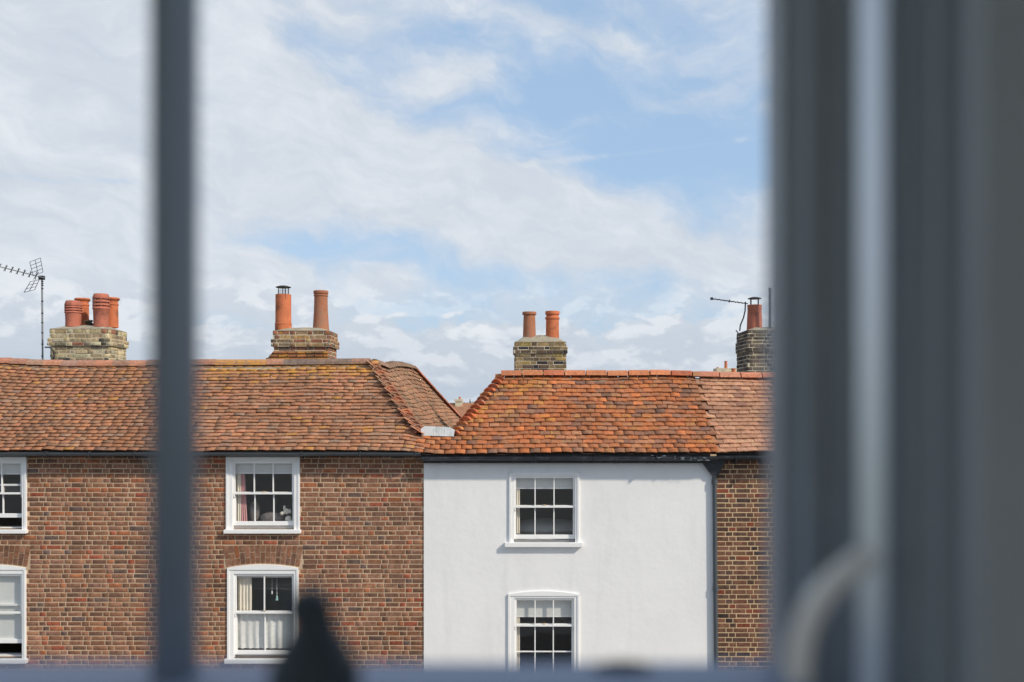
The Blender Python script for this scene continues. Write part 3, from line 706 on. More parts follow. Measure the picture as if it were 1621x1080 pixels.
# ridge and hips of the left house
rp = Pieces('ridge_tile', RIDGE, ROOF_L, 60)
x = LX0
while x < -2.5:
    z = interp(x, RIDGE_L); p = Vector((x, 17.5, z + .012 + random.uniform(-.006, .006)))
    px = 810.5 + x * 90
    pal = [('#b5826b', 3), ('#a9826f', 3), ('#c2866a', 2), ('#9a7b6b', 2)] if px < 560 else [('#cf6f55', 1)]
    if 440 < px < 545: pal = [('#8c7468', 2), ('#7d6a60', 2)]
    c = pick(pal, .1, .55 if 320 < px < 420 else .22)
    rp.add(frame_mtx(p, Vector((0, -1, 0)), Vector((1, 0, (interp(x + .3, RIDGE_L) - z) / .3)).normalized(), Vector((0, 0, 1))), c, in_view(0, 700)(p)); x += .30
# far hip of the wing (rosy tiles)
a, b = Vector((VALX - .02, YB2, VALZ)), Vector((-2.448, YB1, 7.50)); n_ = 15
for i in range(n_):
    p = a.lerp(b, i / n_); u = (b - a).normalized(); r_ = Vector((-.62, -.78, 0)).normalized(); nn = (Vector((0, 0, 1)) - u * u.z).normalized()
    r_ = u.cross(nn); rp.add(frame_mtx(p + nn * .02, r_, u, nn, .95, 1.25, .95), pick([('#d08a72', 3), ('#c27e66', 2), ('#b98a74', 2)], .12), 1)
y = 17.7
while y < YB1 - .2:
    z = interp(y, WR); rp.add(frame_mtx(Vector((-2.448, y, z + .01)), Vector((-1, 0, 0)), Vector((0, 1, 0)), Vector((0, 0, 1)), -1, 1, 1), pick([('#9c7a66', 3), ('#8f7a64', 2)], .1, .2), 0); y += .30
rp.build()
def hip(parent, p2a, p2b, za, zb, n, pal, nplan, lichf):
    hp = Pieces('hip_tile', BONNET, parent, 60)
    a = Vector((p2a.x, p2a.y, za)); b = Vector((p2b.x, p2b.y, zb)); u = (b - a).normalized()
    up = (Vector((0, 0, 1)) - u * u.z).normalized(); r_ = u.cross(up)
    for i in range(n):
        t = (i - .2) / n; p = a.lerp(b, t) + up * (-.045 + random.uniform(-.006, .006)) + u * random.gauss(0, .008)
        m = frame_mtx(p, r_, u, up) @ Matrix.Rotation(-R(21) + random.gauss(0, .04), 4, 'X') @ Matrix.Rotation(random.gauss(0, .06), 4, 'Z')
        hp.add(m, pick(pal, .12, lichf(i)), 1)
    hp.build()
hip(ROOF_L, HL0, HL1, 6.145, 7.34, 18, [('#b5765e', 3), ('#a8806a', 3), ('#c98c6a', 2), ('#9b7868', 2)], None, lambda i: .25)

# white house and its right-hand neighbour share one ridge line
def simple_roof(house, x0, x1, hip_end):
    ru = MB(); front_under(ru, x0, x1, 50)
    bz = 5.83; yb = 19.25
    xl = HR1.x if hip_end else x0
    ru.quad((xl, 17.4, 7.03), (x1, 17.4, 7.03), (x1, yb, bz), (-.937 if hip_end else x0, yb, bz))
    if hip_end: ru.add([(-.937, 15.97, 6.07), (-.171, 17.4, 7.03), (-.937, 18.8, 6.07)], [(0, 1, 2)])
    return ru.build('roof', MT['under'], house)
SPLIT = 3.33
ROOF_W = simple_roof(HOUSE_W, -1.45, SPLIT, True); ROOF_R = simple_roof(HOUSE_R, SPLIT + .001, 9.0, False)
def lich_w(x, v):
    s = 0.0
    if random.random() < .10: s = .46
    px = 810.5 + x * 93
    if px < 870 and v > .35: s = max(s, .50 if random.random() < .35 else .36)
    if v > .9: s = max(s, .42)
    s = max(s, .26)
    return s
tp = Pieces('roof_tile', TILE, ROOF_W, 300); tile_rows(tp, -1.47, SPLIT - .08, 18, PAL_W, .166, lich=lich_w, jit=.034, prio=in_view(760, 1130, 602, 718)); tp.build()
tp = Pieces('roof_tile', TILE, ROOF_R, 300); tile_rows(tp, SPLIT - .06, 9.0, 18, PAL_R, .166, lich=lambda x, v: .1, jit=.012, prio=in_view(1100, 1225)); tp.build()
for roof, x, x1, pal in ((ROOF_W, -.19, SPLIT - .1, [('#c67d58', 3), ('#cc835a', 3), ('#b7835f', 2), ('#c06f4e', 2)]), (ROOF_R, SPLIT - .08, 9, [('#cf8c6e', 3), ('#c98468', 2)])):
    rp = Pieces('ridge_tile', RIDGE_W, roof, 40)
    while x < x1:
        z = interp(x, RIDGE_R); p = Vector((x, 17.4, z + .02 + random.uniform(-.004, .004)))
        rp.add(frame_mtx(p, Vector((0, -1, 0)), Vector((1, 0, (interp(x + .35, RIDGE_R) - z) / .35)).normalized(), Vector((0, 0, 1))), pick(pal, .08, .12), in_view(0, 1230)(p)); x += .371
    rp.build()
    # mortar bed under the ridge tiles
b = MB(); xs = np.linspace(-.17, SPLIT, 30)
for a_, b_ in zip(xs[:-1], xs[1:]):
    za, zb = interp(a_, RIDGE_R), interp(b_, RIDGE_R); b.add([(a_, 17.26, za - .085), (b_, 17.26, zb - .085), (b_, 17.33, zb - .01), (a_, 17.33, za - .01)], [(0, 1, 2, 3)])
b.build('mortar_bed', MT['flaunch'], ROOF_W)
b = MB(); xs = np.linspace(LX0, -2.5, 50)
for a_, b_ in zip(xs[:-1], xs[1:]):
    za, zb = interp(a_, RIDGE_L), interp(b_, RIDGE_L); b.add([(a_, 17.36, za - .08), (b_, 17.36, zb - .08), (b_, 17.43, zb - .01), (a_, 17.43, za - .01)], [(0, 1, 2, 3)])
b.build('mortar_bed', MT['flaunch'], ROOF_L)
hip(ROOF_W, HR0, HR1, 6.13, 7.11, 14, [('#d3764e', 3), ('#c87b59', 3), ('#d9905c', 2), ('#b9694d', 2)], None, lambda i: .48 if i == 2 else .1)
# flaking white board closing the valley between the hips, lead gutter behind it
vb = MB(); vb.prism_y([(-1.44, 6.10), (-.93, 6.085), (-.915, 6.19), (-1.0, 6.235), (-1.40, 6.25), (-1.46, 6.20)], 15.90, 15.93)
tag(vb.build('valley_board', MT['board'], ROOF_W), 'flaking white painted board closing the valley')
MB().box(-1.43, -.94, 15.94, YB2, 6.02, 6.05).build('valley_gutter', MT['lead'], ROOF_W)

# ---- gutters, fascia, downpipe
def gutter(house, x0, x1, d, z, r, m, name='gutter'):
    mb = MB(); n = 9; vs = []; L = 26
    for i in range(L + 1):
        x = lerp(x0, x1, i / L); zz = z + .006 * mnoise.noise(Vector((x, 0, 5)))
        for q in (r, r - .006):
            for k in range(n):
                a = math.pi + math.pi * k / (n - 1); vs.append((x, d + q * math.cos(a), zz + q * math.sin(a)))
    s = 2 * n; fs = []
    for i in range(L):
        for k in range(n - 1):
            fs.append((i*s+k, i*s+k+1, (i+1)*s+k+1, (i+1)*s+k)); fs.append((i*s+n+k, (i+1)*s+n+k, (i+1)*s+n+k+1, i*s+n+k+1))
        fs.append((i*s, (i+1)*s, (i+1)*s+n, i*s+n)); fs.append((i*s+n-1, i*s+2*n-1, (i+1)*s+2*n-1, (i+1)*s+n-1))
    return mb.add(vs, fs).build(name, m, house)
gl = gutter(HOUSE_L, LX0, LX1 - .03, 15.545, Z(716.5, 15.5), .055, MT['gutter'])
MB().box(LX0, LX1, W - .035, W - .001, Z(723), Z(714)).build('fascia', MT['black'], HOUSE_L)
for px in (72, 141, 212, 477, 570, 658):
    b = MB(); b.box(X(px, 15.5) - .008, X(px, 15.5) + .008, 15.482, 15.60, Z(722.6, 15.5), Z(715, 15.5)); b.tube((X(px, 15.6), W - .03, Z(722)), (X(px, 15.6), W - .02, Z(731)), .005, n=5); b.build('gutter_bracket', MT['cowl'], HOUSE_L)
gutter(HOUSE_W, LX1 - .03, X(1136, 15.52), 15.54, Z(723.5, 15.5), .058, MT['black'])
f = MB(); f.box(LX1 + .002, X(1122), W - .13, W - .021, Z(733.5, W - .13), Z(718)); f.build('fascia', MT['black'], HOUSE_W, bevel=.004)
gutter(HOUSE_R, X(1137, 15.52), 9.0, 15.54, Z(722, 15.5), .058, MT['black'])
MB().box(X(1134), 9.0, W - .06, W - .001, Z(729), Z(716)).build('fascia', MT['black'], HOUSE_R, bevel=.004)
for px in (848, 941, 1040): MB().box(X(px, 15.5) - .01, X(px, 15.5) + .01, 15.48, 15.62, Z(731, 15.5), Z(722, 15.5)).build('gutter_bracket', MT['darkmetal'], HOUSE_W)
for px in (1165, 1207): MB().box(X(px, 15.5) - .006, X(px, 15.5) + .006, 15.48, 15.70, Z(735, 15.5), Z(722, 15.5)).build('gutter_bracket', MT['darkmetal'], HOUSE_R)
fl = MB()
for i in range(26):
    px = random.uniform(1030, 1118); py = 721 + (px - 1030) * .05 + random.uniform(0, 5); a = X(px, 15.47); z = Z(py, 15.47); w_ = random.uniform(.015, .07); h_ = random.uniform(.004, .012)
    fl.add([(a, 15.478, z), (a + w_, 15.478, z - .004), (a + w_ * .8, 15.478, z + h_), (a + w_ * .3, 15.478, z + h_ * 1.2)], [(0, 1, 2, 3)])
o = fl.build('flaking_paint', MT['lead'], HOUSE_W); o['kind'] = 'stuff'
dp = empty('downpipe', (X(1133), W - .09, .1), 'black rainwater downpipe with funnel head between white and right brick house', 'downpipe')
h = MB(); hd = W - .062
h.add([(X(1112, hd), hd - .05, Z(733, hd)), (X(1146, hd), hd - .05, Z(733, hd)), (X(1146, hd), hd + .06, Z(733, hd)), (X(1112, hd), hd + .06, Z(733, hd)),
       (X(1126, hd), hd - .04, Z(752, hd)), (X(1137, hd), hd - .04, Z(752, hd)), (X(1137, hd), hd + .04, Z(752, hd)), (X(1126, hd), hd + .04, Z(752, hd))],
      [(0, 1, 2, 3), (1, 0, 4, 5), (2, 1, 5, 6), (3, 2, 6, 7), (0, 3, 7, 4), (7, 6, 5, 4)])
h.box(X(1114, hd), X(1147, hd), hd - .056, hd + .066, Z(733, hd), Z(727, hd)); h.build('hopper', MT['black'], dp, bevel=.005)
MB().tube((X(1131, hd), hd, Z(750, hd)), (X(1135.5, hd), hd, .12), .034, n=14).build('pipe', MT['gutter'], dp, True)
for py in (762, 931):
    MB().tube((X(1131.3, hd) + .001*(py-762)/10, hd, Z(py + 5, hd)), (X(1131.3, hd) + .001*(py-762)/10, hd, Z(py - 3, hd)), .046, n=14).build('collar', MT['gutter'], dp, True)
# small wires and hooks on the white wall
for px, py in ((688, 742), (942, 741)):
    k = MB(); k.tube((X(px), W - .06, Z(py)), (X(px), W - .018, Z(py)), .008, n=6); k.tube((X(px), W - .055, Z(py) + .012), (X(px), W - .055, Z(py) - .03), .006, n=6); k.build('wall_hook', MT['white'], HOUSE_W)

# ------------------------------------------------------------------ chimneys
PAL_S = [('#baa682', 5), ('#ccb992', 5), ('#a49074', 3), ('#857966', 2), ('#c2b698', 3), ('#5c5650', 1), ('#b0765e', .6)]
PAL_S2 = [('#9a7160', 3), ('#a08266', 3), ('#a06a55', 3), ('#84705f', 2), ('#b5956c', 2), ('#655650', 1)]
PAL_S3 = [('#8c785a', 4), ('#a08a66', 3), ('#6e5c4e', 3), ('#494347', 3), ('#7a6b5a', 2), ('#b29a64', 1.2), ('#a86f56', .5)]
PAL_S4 = [('#6d625a', 3), ('#5a514c', 3), ('#7d7268', 2), ('#847868', 1.5), ('#453f3f', 1.5)]
def chimney(house, pxl, pxr, d, deep, base_z, levels, pal, mortar, limit, lichf=lambda z: 0.0, flaunch='flaunch', ftop=None, label=None):
    """levels: (py_bottom, py_top, projection) at the front face; one brick course is about 75 mm"""
    x0, x1 = X(pxl, d), X(pxr, d); core = MB(); top = 0
    zs = [(Z(b_, d) if b_ is not None else base_z, Z(t_, d), pj) for b_, t_, pj in levels]
    for z0, z1, pj in zs: core.box(x0 - pj, x1 + pj, d - pj, d + deep + pj, z0, z1)
    ch = core.build('chimney', MT[mortar], house)
    if label: ch['label'] = label
    pc = Pieces('brick', STOCK, ch, limit); vis_z = Z(600, d)
    for z0, z1, pj in zs:
        n = max(1, round((z1 - z0) / .076)); c = (z1 - z0) / n
        for r in range(n):
            cz = z1 - (r + .5) * c
            if cz < vis_z - .6: break
            for face in ('f', 'r', 'l'):
                a, b_ = (x0 - pj, x1 + pj) if face == 'f' else (d - pj, d + deep + pj)
                t = a - (.17 if r % 2 else .0) - random.uniform(0, .02); k = r
                while t < b_:
                    wd = (.225 if k % 2 else .112) + random.uniform(-.01, .01); k += 1
                    p, q = max(t, a), min(t + wd - .012, b_); t += wd
                    if q - p < .03: continue
                    h_ = c - .013; out = .005 + random.uniform(-.004, .007); mid = .5 * (p + q)
                    col = pick(pal, .16, lichf(cz))
                    if face == 'f': m = Matrix.Translation((mid, d - pj - out, cz))
                    elif face == 'r': m = Matrix.Translation((x1 + pj + out, mid, cz)) @ Matrix.Rotation(R(90), 4, 'Z')
                    else: m = Matrix.Translation((x0 - pj - out, mid, cz)) @ Matrix.Rotation(-R(90), 4, 'Z')
                    m = m @ Matrix.Rotation(random.gauss(0, .012), 4, 'Y') @ Matrix.Diagonal((q - p, .03, h_, 1))
                    pc.add(m, col, (q - p) * (3 if face == 'f' else 1) + (1 if cz > vis_z else 0))
    pc.build()
    # sloped mortar that beds the pots
    z1, pj = zs[-1][1], zs[-1][2]; zt = Z(ftop, d + deep * .35); f = MB(); a, b_, y0, y1 = x0 - pj, x1 + pj, d - pj, d + deep + pj
    nx, ny = 12, 6; vs = []
    for i in range(nx + 1):
        for j in range(ny + 1):
            u, v = i / nx, j / ny; e = min(1, min(u, 1 - u) * (b_ - a) / .22, min(v, 1 - v) * (y1 - y0) / .22)
            vs.append((lerp(a, b_, u), lerp(y0, y1, v), z1 + .004 + (zt - z1) * e + .014 * mnoise.noise(Vector((u * 5, v * 4, z1)))))
    f.add(vs, [(i*(ny+1)+j, (i+1)*(ny+1)+j, (i+1)*(ny+1)+j+1, i*(ny+1)+j+1) for i in range(nx) for j in range(ny)])
    f.box(a, b_, y0, y1, z1 - .01, z1 + .006)
    f.build('flaunching', MT[flaunch], ch, False)
    return ch
def pot(ch, px, d, prof, m, label=None):
    """prof: (radius in photo px, py)"""
    s = d / F; pr = [(r * s, Z(py, d)) for r, py in prof]
    inner = (pr[-1][0] * .78, pr[-1][1]); pr = pr + [inner, (inner[0] * .95, inner[1] - .35)]
    o = MB().lathe(X(px, d), d, pr, 28, True, True).build('chimney_pot', MT[m], ch, True)
    if label: o['label'] = label
    return o
def cowl(ch, px, d, pyb, pyt, r, mesh=True, legs=4, strap=False):
    s = d / F; x = X(px, d); c = MB(); zb, zt = Z(pyb, d), Z(pyt, d); rr = r * s
    c.lathe(x, d, [(rr * 1.12, zt), (rr * 1.15, zt + .012), (rr * .6, zt + .035), (.01, zt + .045)], 24)
    for i in range(legs):
        a = 2 * math.pi * (i + .3) / legs; c.tube((x + rr*.86*math.cos(a), d + rr*.86*math.sin(a), zb - .05), (x + rr*.86*math.cos(a), d + rr*.86*math.sin(a), zt + .003), .009, n=6)
    if mesh:
        for i in range(14):
            a = 2 * math.pi * i / 14; c.tube((x + rr*.84*math.cos(a), d + rr*.84*math.sin(a), zb - .01), (x + rr*.84*math.cos(a), d + rr*.84*math.sin(a), zt), 0.0016, n=4, cap=False)
        for k in range(1, 4):
            z = lerp(zb, zt, k / 4); c.lathe(x, d, [(rr*.835, z - .002), (rr*.845, z), (rr*.835, z + .002)], 22, False, False)
    if strap: c.box(x + rr*.45, x + rr*.55 + .008, d - rr*1.02, d - rr*.98, zb - .10, zt)
    return c.build('cowl', MT['cowl'], ch)
# first chimney: pale lichen-grey stack with four pots
D1 = 19.45
C1 = chimney(HOUSE_L, 80, 172, D1, .86, 5.6, [(None, 547.5, 0), (547.5, 535.5, .04), (535.5, 521, .012)], PAL_S, 'mortar_old', 34, lambda z: random.choice([.1, .1, .3]), 'flaunch', 515.5, 'pale yellowish brick chimney stack with four pots')
def louvre_pot(px, d, top, bot, r, lean=0):
    s = d / F; x = X(px, d)
    body = [(r*.90, bot + 3), (r*.88, bot - 6), (r*.92, top + (bot-top)*.52), (r*.98, top + (bot-top)*.50), (r*.98, top + (bot-top)*.48), (r*.74, top + (bot-top)*.47), (r*.74, top + 6), (r*.80, top + 5)]
    o = pot(C1, px, d, body + [(r*.98, top + 8), (r, top + 6.5), (r*.86, top + 1), (r*.8, top)], 'pot_red', 'terracotta pot with louvred head')
    n = 3
    for k in range(n):
        py = top + (bot - top) * (.20 + .105 * k); m = MB(); m.lathe(x, d, [(r*.76*s, Z(py, d) + .012), (r*.98*s, Z(py + 2.0, d)), (r*1.02*s, Z(py + 3.4, d)), (r*.94*s, Z(py + 3.4, d)), (r*.74*s, Z(py, d))], 28, False, False)
        m.build('louvre', MT['pot_red'], C1, True)
    rb = MB()
    for i in range(8):
        a = R(22 + 45 * i); rb.tube((x + r*.9*s*math.cos(a), d + r*.9*s*math.sin(a), Z(top + (bot-top)*.5, d)), (x + r*.9*s*math.cos(a), d + r*.9*s*math.sin(a), Z(top + 7, d)), .012, n=5)
    rb.build('louvre_rib', MT['pot_red'], C1)
louvre_pot(116, D1 + .24, 476.5, 515, 13.2); louvre_pot(160, D1 + .24, 465.5, 515, 13.0)
roll = lambda top, bot, r: [(r*.95, bot), (r*.9, top + 13), (r*.98, top + 12), (r*.98, top + 10.5), (r*.88, top + 9.5), (r*.88, top + 6), (r*1.05, top + 4.5), (r*1.16, top + 2.5), (r*1.05, top + .5)]
pot(C1, 130.5, D1 + .66, roll(472, 516, 10.6), 'pot_or'); pot(C1, 177, D1 + .66, roll(471, 519, 10.6), 'pot_or')
# moss and soot between the pots
mm = MB()
for i in range(40): mm.ellip((X(random.uniform(136, 156), D1 + .3), D1 + random.uniform(.2, .5), Z(random.uniform(508, 516), D1 + .3)), (random.uniform(.02, .05), .03, random.uniform(.012, .03)), 6, 4)
o = mm.build('moss', mat('dry_moss', lin('#4a4137'), .95), C1); o['kind'] = 'stuff'
# second chimney: red and buff stack with yellow lichen and a tiled skirt
D2 = 19.3
C2 = chimney(HOUSE_L, 434, 520, D2, .86, 5.6, [(None, 549, 0), (549, 537, .045), (537, 524, .02)], PAL_S2, 'mortar_old', 34, lambda z: random.choice([.2, .3, .45]), 'flaunch_y', 519.5, 'reddish brick chimney stack crusted with yellow lichen')
sk = Pieces('skirt_tile', brick_mesh('skirt_tile', MT['tile']), C2, 80)
for r_i, py in enumerate((573.5, 568.3, 563.1, 557.9)):
    t = r_i / 3; yy = D2 - .17 + .036 * r_i; xl = X(lerp(415, 432, t), yy); xr = X(520, D2); x = xl - (.08 if r_i % 2 else 0)
    while x < xr - .03:
        p = max(x, xl); q = min(x + .175, xr); x += .175
        if q - p > .03: sk.add(Matrix.Translation((.5*(p+q), yy + random.uniform(-.006, .006), Z(py, yy))) @ Matrix.Rotation(random.gauss(0, .02), 4, 'Y') @ Matrix.Diagonal((q - p - .008, .12, .044, 1)), pick([('#bd7f55', 3), ('#a87350', 2), ('#8f6d50', 2)], .14, random.choice([.3, .48, .6])), 1)
sk.build()
MB().add([(X(418, D2), D2 - .12, Z(577, D2)), (X(519, D2), D2 - .12, Z(577, D2)), (X(519, D2), D2 + .02, Z(553, D2)), (X(435, D2), D2 + .02, Z(553, D2)), (X(418, D2), D2 + .12, Z(577, D2))], [(0, 1, 2, 3), (0, 3, 4)]).build('skirt_bed', MT['under'], C2)
pot(C2, 448.5, D2 + .35, [(13.0, 523), (13.0, 514), (13.5, 513.5), (12.4, 511), (12.2, 478), (12.2, 470), (12.2, 466.5)], 'pot_or', 'plain orange pot under wire cowl'); cowl(C2, 448.5, D2 + .35, 466.5, 455.5, 10.5, True, 3, True)
pot(C2, 508, D2 + .40, [(13.0, 524), (12.4, 516), (11.0, 494), (10.4, 470), (11.3, 469), (11.3, 467.5), (10.2, 466.5), (11.6, 465), (11.8, 461.5), (11.0, 460.5)], 'pot_br', 'weathered brown tapering pot')
# third chimney on the white house
D3 = 20.3
C3 = chimney(HOUSE_W, 815, 896, D3, .80, 5.6, [(None, 559.5, 0), (559.5, 548.5, .025), (548.5, 541.5, .0)], PAL_S3, 'mortar_old', 60, lambda z: .12, 'flaunch', 531.5, 'yellow and dark brick chimney stack with two orange pots')
pot(C3, 838, D3 + .3, [(10.6, 538), (10.2, 532), (9.3, 501), (9.0, 499.2), (11.0, 498.6), (11.2, 497.5), (11.2, 495), (10.6, 494)], 'pot_br', 'brownish pot with wide flat rim')
pot(C3, 874.5, D3 + .3, [(10.8, 538), (10.5, 530), (10.2, 506), (11.6, 505.4), (11.6, 502.8), (10.0, 502), (9.8, 498.4), (11.4, 498), (11.4, 494), (11.0, 493)], 'pot_or', 'bright orange pot with wide flat rim')
# fourth chimney, partly behind the window frame
D4 = 19.6
C4 = chimney(HOUSE_R, 1184, 1262, D4, .95, 5.6, [(None, 556, 0), (556, 538.5, .025), (538.5, 523, .005)], PAL_S4, 'mortar_old', 40, lambda z: .05, 'flaunch', 518.5, 'dark grey brick chimney stack with pale joints')
pot(C4, 1194.5, D4 + .38, [(12.2, 523), (11.6, 505), (10.8, 490), (11.3, 489), (11.0, 486), (11.8, 484), (11.4, 483)], 'pot_red', 'rosy terracotta pot under a metal cowl'); cowl(C4, 1194.5, D4 + .38, 483.5, 473.5, 9.4, False, 4)
MB().tube(P3(1219, 521, D4 + .1), P3(1219, 456, D4 + .1), .028, n=10).build('flue_pipe', MT['cowl'], C4)

# ------------------------------------------------------------------ aerials
A1 = empty('tv_aerial', P3(67.5, 574, D1), 'tall mast aerial with mesh reflectors beside the four-pot chimney', 'aerial')
dA = D1 + .2
MB().tube(P3(67.5, 577, dA), P3(66.5, 440, dA), .018, n=8).build('mast', MT['metal'], A1)
bnd = MB()
for py in (446, 449, 452, 457, 477, 496, 511, 527, 545, 564): bnd.tube(P3(67, py + .7, dA), P3(67, py - .7, dA), .024, n=8)
bnd.build('tape_band', MT['darkmetal'], A1)
b0, b1 = P3(70, 440, dA - .05), P3(-14, 419, dA - .7)
MB().tube(b0, b1, .010, n=6).build('boom', MT['metal'], A1)
cl = MB().box(P3(66, 0, dA).x - .04, P3(66, 0, dA).x + .05, dA - .06, dA + .04, Z(443, dA), Z(437, dA)); cl.build('clamp', MT['darkmetal'], A1)
u = (b1 - b0).normalized(); sidev = u.cross(Vector((0, 0, 1))).normalized(); upv = sidev.cross(u)
for k in range(8):
    p = b0.lerp(b1, .16 + .115 * k); e = MB(); h_ = .055 if k else .075
    for q in (-1, 1):
        e.tube(p - (upv * q + u * .25).normalized() * h_ + sidev * .05 * q, p + (upv * q + u * .25).normalized() * h_ - sidev * .05 * q, .0065, n=5)
    e.build('director', MT['darkmetal'], A1)
def grid(corners, nx, ny):
    a, b, c, d = [Vector(v) for v in corners]; g = MB()
    for i in range(nx + 1): g.tube(a.lerp(b, i / nx), d.lerp(c, i / nx), .0055, n=4)
    for j in range(ny + 1): g.tube(a.lerp(d, j / ny), b.lerp(c, j / ny), .0055, n=4)
    return g
grid((P3(52.5, 437, dA - .1), P3(68, 431, dA + .15), P3(64, 408.5, dA + .15), P3(47, 415, dA - .1)), 2, 4).build('reflector', MT['darkmetal'], A1)
grid((P3(48, 446, dA - .05), P3(62, 443, dA + .15), P3(55, 459, dA + .15), P3(38, 463, dA - .1)), 2, 3).build('reflector', MT['darkmetal'], A1)
br = MB(); br.box(P3(64, 0, D1).x, P3(80, 0, D1).x, dA - .025, dA + .0, Z(551, dA), Z(549, dA)); br.path([P3(79, 550, D1 - .05), P3(85, 557, D1 - .05), P3(86, 565, D1 - .05), P3(80, 574, D1 - .05)], .016, 6); br.build('bracket', MT['darkmetal'], A1)
A2 = empty('tv_aerial', P3(1171, 520, D4), 'small bent aerial on the dark chimney at right', 'aerial')
MB().path([P3(1171, 524, D4 - .03), P3(1172, 515, D4 - .03), P3(1177, 503, D4 - .03), P3(1179.5, 492, D4 - .03), P3(1180, 478, D4 - .03)], .014, 7).build('mast', MT['darkmetal'], A2)
q0, q1 = P3(1184, 481, D4 - .03), P3(1127, 473, D4 - .1)
MB().tube(q0, q1, .010, n=6).build('boom', MT['cowl'], A2); MB().box(q1.x - .03, q1.x + .02, q1.y - .02, q1.y + .02, q1.z - .025, q1.z + .025).build('end_cap', MT['darkmetal'], A2)
dr = MB()
for k in range(9):
    p = q0.lerp(q1, .12 + .1 * k); dr.tube(p + Vector((0, -.12, 0)), p + Vector((0, .12, 0)), .005, n=4)
p = q0.lerp(q1, .52); dr.tube(p - Vector((0, 0, .03)), p + Vector((0, 0, .03)), .01, n=5); dr.build('director', MT['darkmetal'], A2)
cab = MB().path([P3(1165, 523, D4 - .04), P3(1168.5, 527, D4 - .04), P3(1167, 533, D4 - .04), P3(1169, 540, D4 - .04), P3(1168, 556, D4 - .04)], .012, 6); cab.build('lashing_wire', MT['cowl'], A2)

# ------------------------------------------------------------------ far houses and trees seen over and between the roofs
def far_house(x0, x1, y0, y1, eave, ridge, label, chim):
    h = empty('distant_house', (.5*(x0+x1), .5*(y0+y1), 0), label, 'house', 'distant houses beyond the terrace'); ym = .5*(y0+y1)
    MB().box(x0, x1, y0 + .3, y1 - .3, 0, eave).build('wall', MT['mortar'], h)
    r = MB(); r.add([(x0-.2, y0, eave), (x1+.2, y0, eave), (x1+.2, ym, ridge), (x0-.2, ym, ridge), (x0-.2, y1, eave), (x1+.2, y1, eave)], [(0, 1, 2, 3), (3, 2, 5, 4), (0, 3, 4), (1, 5, 2)]); r.build('roof', MT['rosy_far'], h)
    for (cx, w, zt, pots) in chim:
        c = MB(); c.box(cx - w/2, cx + w/2, ym - .3, ym + .3, ridge - .6, zt - .15); c.box(cx - w/2 - .04, cx + w/2 + .04, ym - .34, ym + .34, zt - .15, zt); co = c.build('chimney', MT['mortar_old'], h)
        for (ox, hh, rr) in pots: MB().lathe(cx + ox, ym, [(rr, zt), (rr*.85, zt + hh*.9), (rr*1.1, zt + hh*.92), (rr*1.1, zt + hh)], 12).build('chimney_pot', MT['pot_or'], co)
far_house(-4.2, 4, 58, 63, 5.2, Z(638, 60.5), 'distant house with brown roof seen in the gap between hips', [(X(726.5, 60.5), .42, Z(632, 60.5), [(.05, .14, .07)])])
d5 = 40.0
far_house(5, 13, 37, 43, 5.5, 7.45, 'distant house whose lichened chimney shows over the right ridge', [(X(1149, d5), .80, Z(583.5, d5), [(0, .30, .065), (-.33, .05, .05)])])
far_house(7.6, 12, 31, 34.5, 5.2, 7.2, 'distant house whose single orange pot shows beside the dark chimney', [(X(1161, 32.75), .34, Z(597, 32.75), [(0, .28, .075)])])
far_house(-30, -12, 50, 56, 5, 6.6, 'distant long low house hidden far left behind the terrace', [])
far_house(16, 34, 52, 58, 5, 6.6, 'distant long low house far right behind the terrace', [])
def tree(x, y, h, r, label, seed):
    rnd = random.Random(seed); t = empty('tree', (x, y, 0), label, 'tree', 'distant trees beyond the roofs')
    tk = MB().tube((x, y, 0), (x + .1, y, h - r), .22, .1, 8)
    for k in range(5):
        a = k * 1.3; tk.tube((x, y, h - 1.5*r), (x + math.cos(a)*r*.6, y + math.sin(a)*r*.6, h - r*.7 + .2*k), .08, .03, 6)
    tk.build('trunk', MT['bark'], t); cr_ = MB()
    cl = [(x + rnd.gauss(0, r*.45), y + rnd.gauss(0, r*.45), h - r + rnd.uniform(-.6, .75)*r*.7) for _ in range(14)]
    for _ in range(1500):
        c = rnd.choice(cl); p = Vector((c[0] + rnd.gauss(0, r*.18), c[1] + rnd.gauss(0, r*.18), c[2] + rnd.gauss(0, r*.14))); s = rnd.uniform(.06, .14)
        a = Vector((rnd.gauss(0, 1), rnd.gauss(0, 1), rnd.gauss(0, 1))).normalized(); b = a.orthogonal().normalized(); cr_.add([p - a*s, p + b*s*.6, p + a*s, p - b*s*.6], [(0, 1, 2, 3)])
    cr_.build('crown', MT['leaf'], t)
tree(X(748, 80), 80, Z(628, 80), 1.5, 'rounded green tree just left of the white house hip', 1)
tree(X(739.5, 84), 84, Z(634, 84), 1.0, 'low pale green tree beside the distant chimney in the roof gap', 2)
tree(X(770, 82), 82, Z(626, 82), 2.0, 'green tree hidden behind the white house hip', 3)

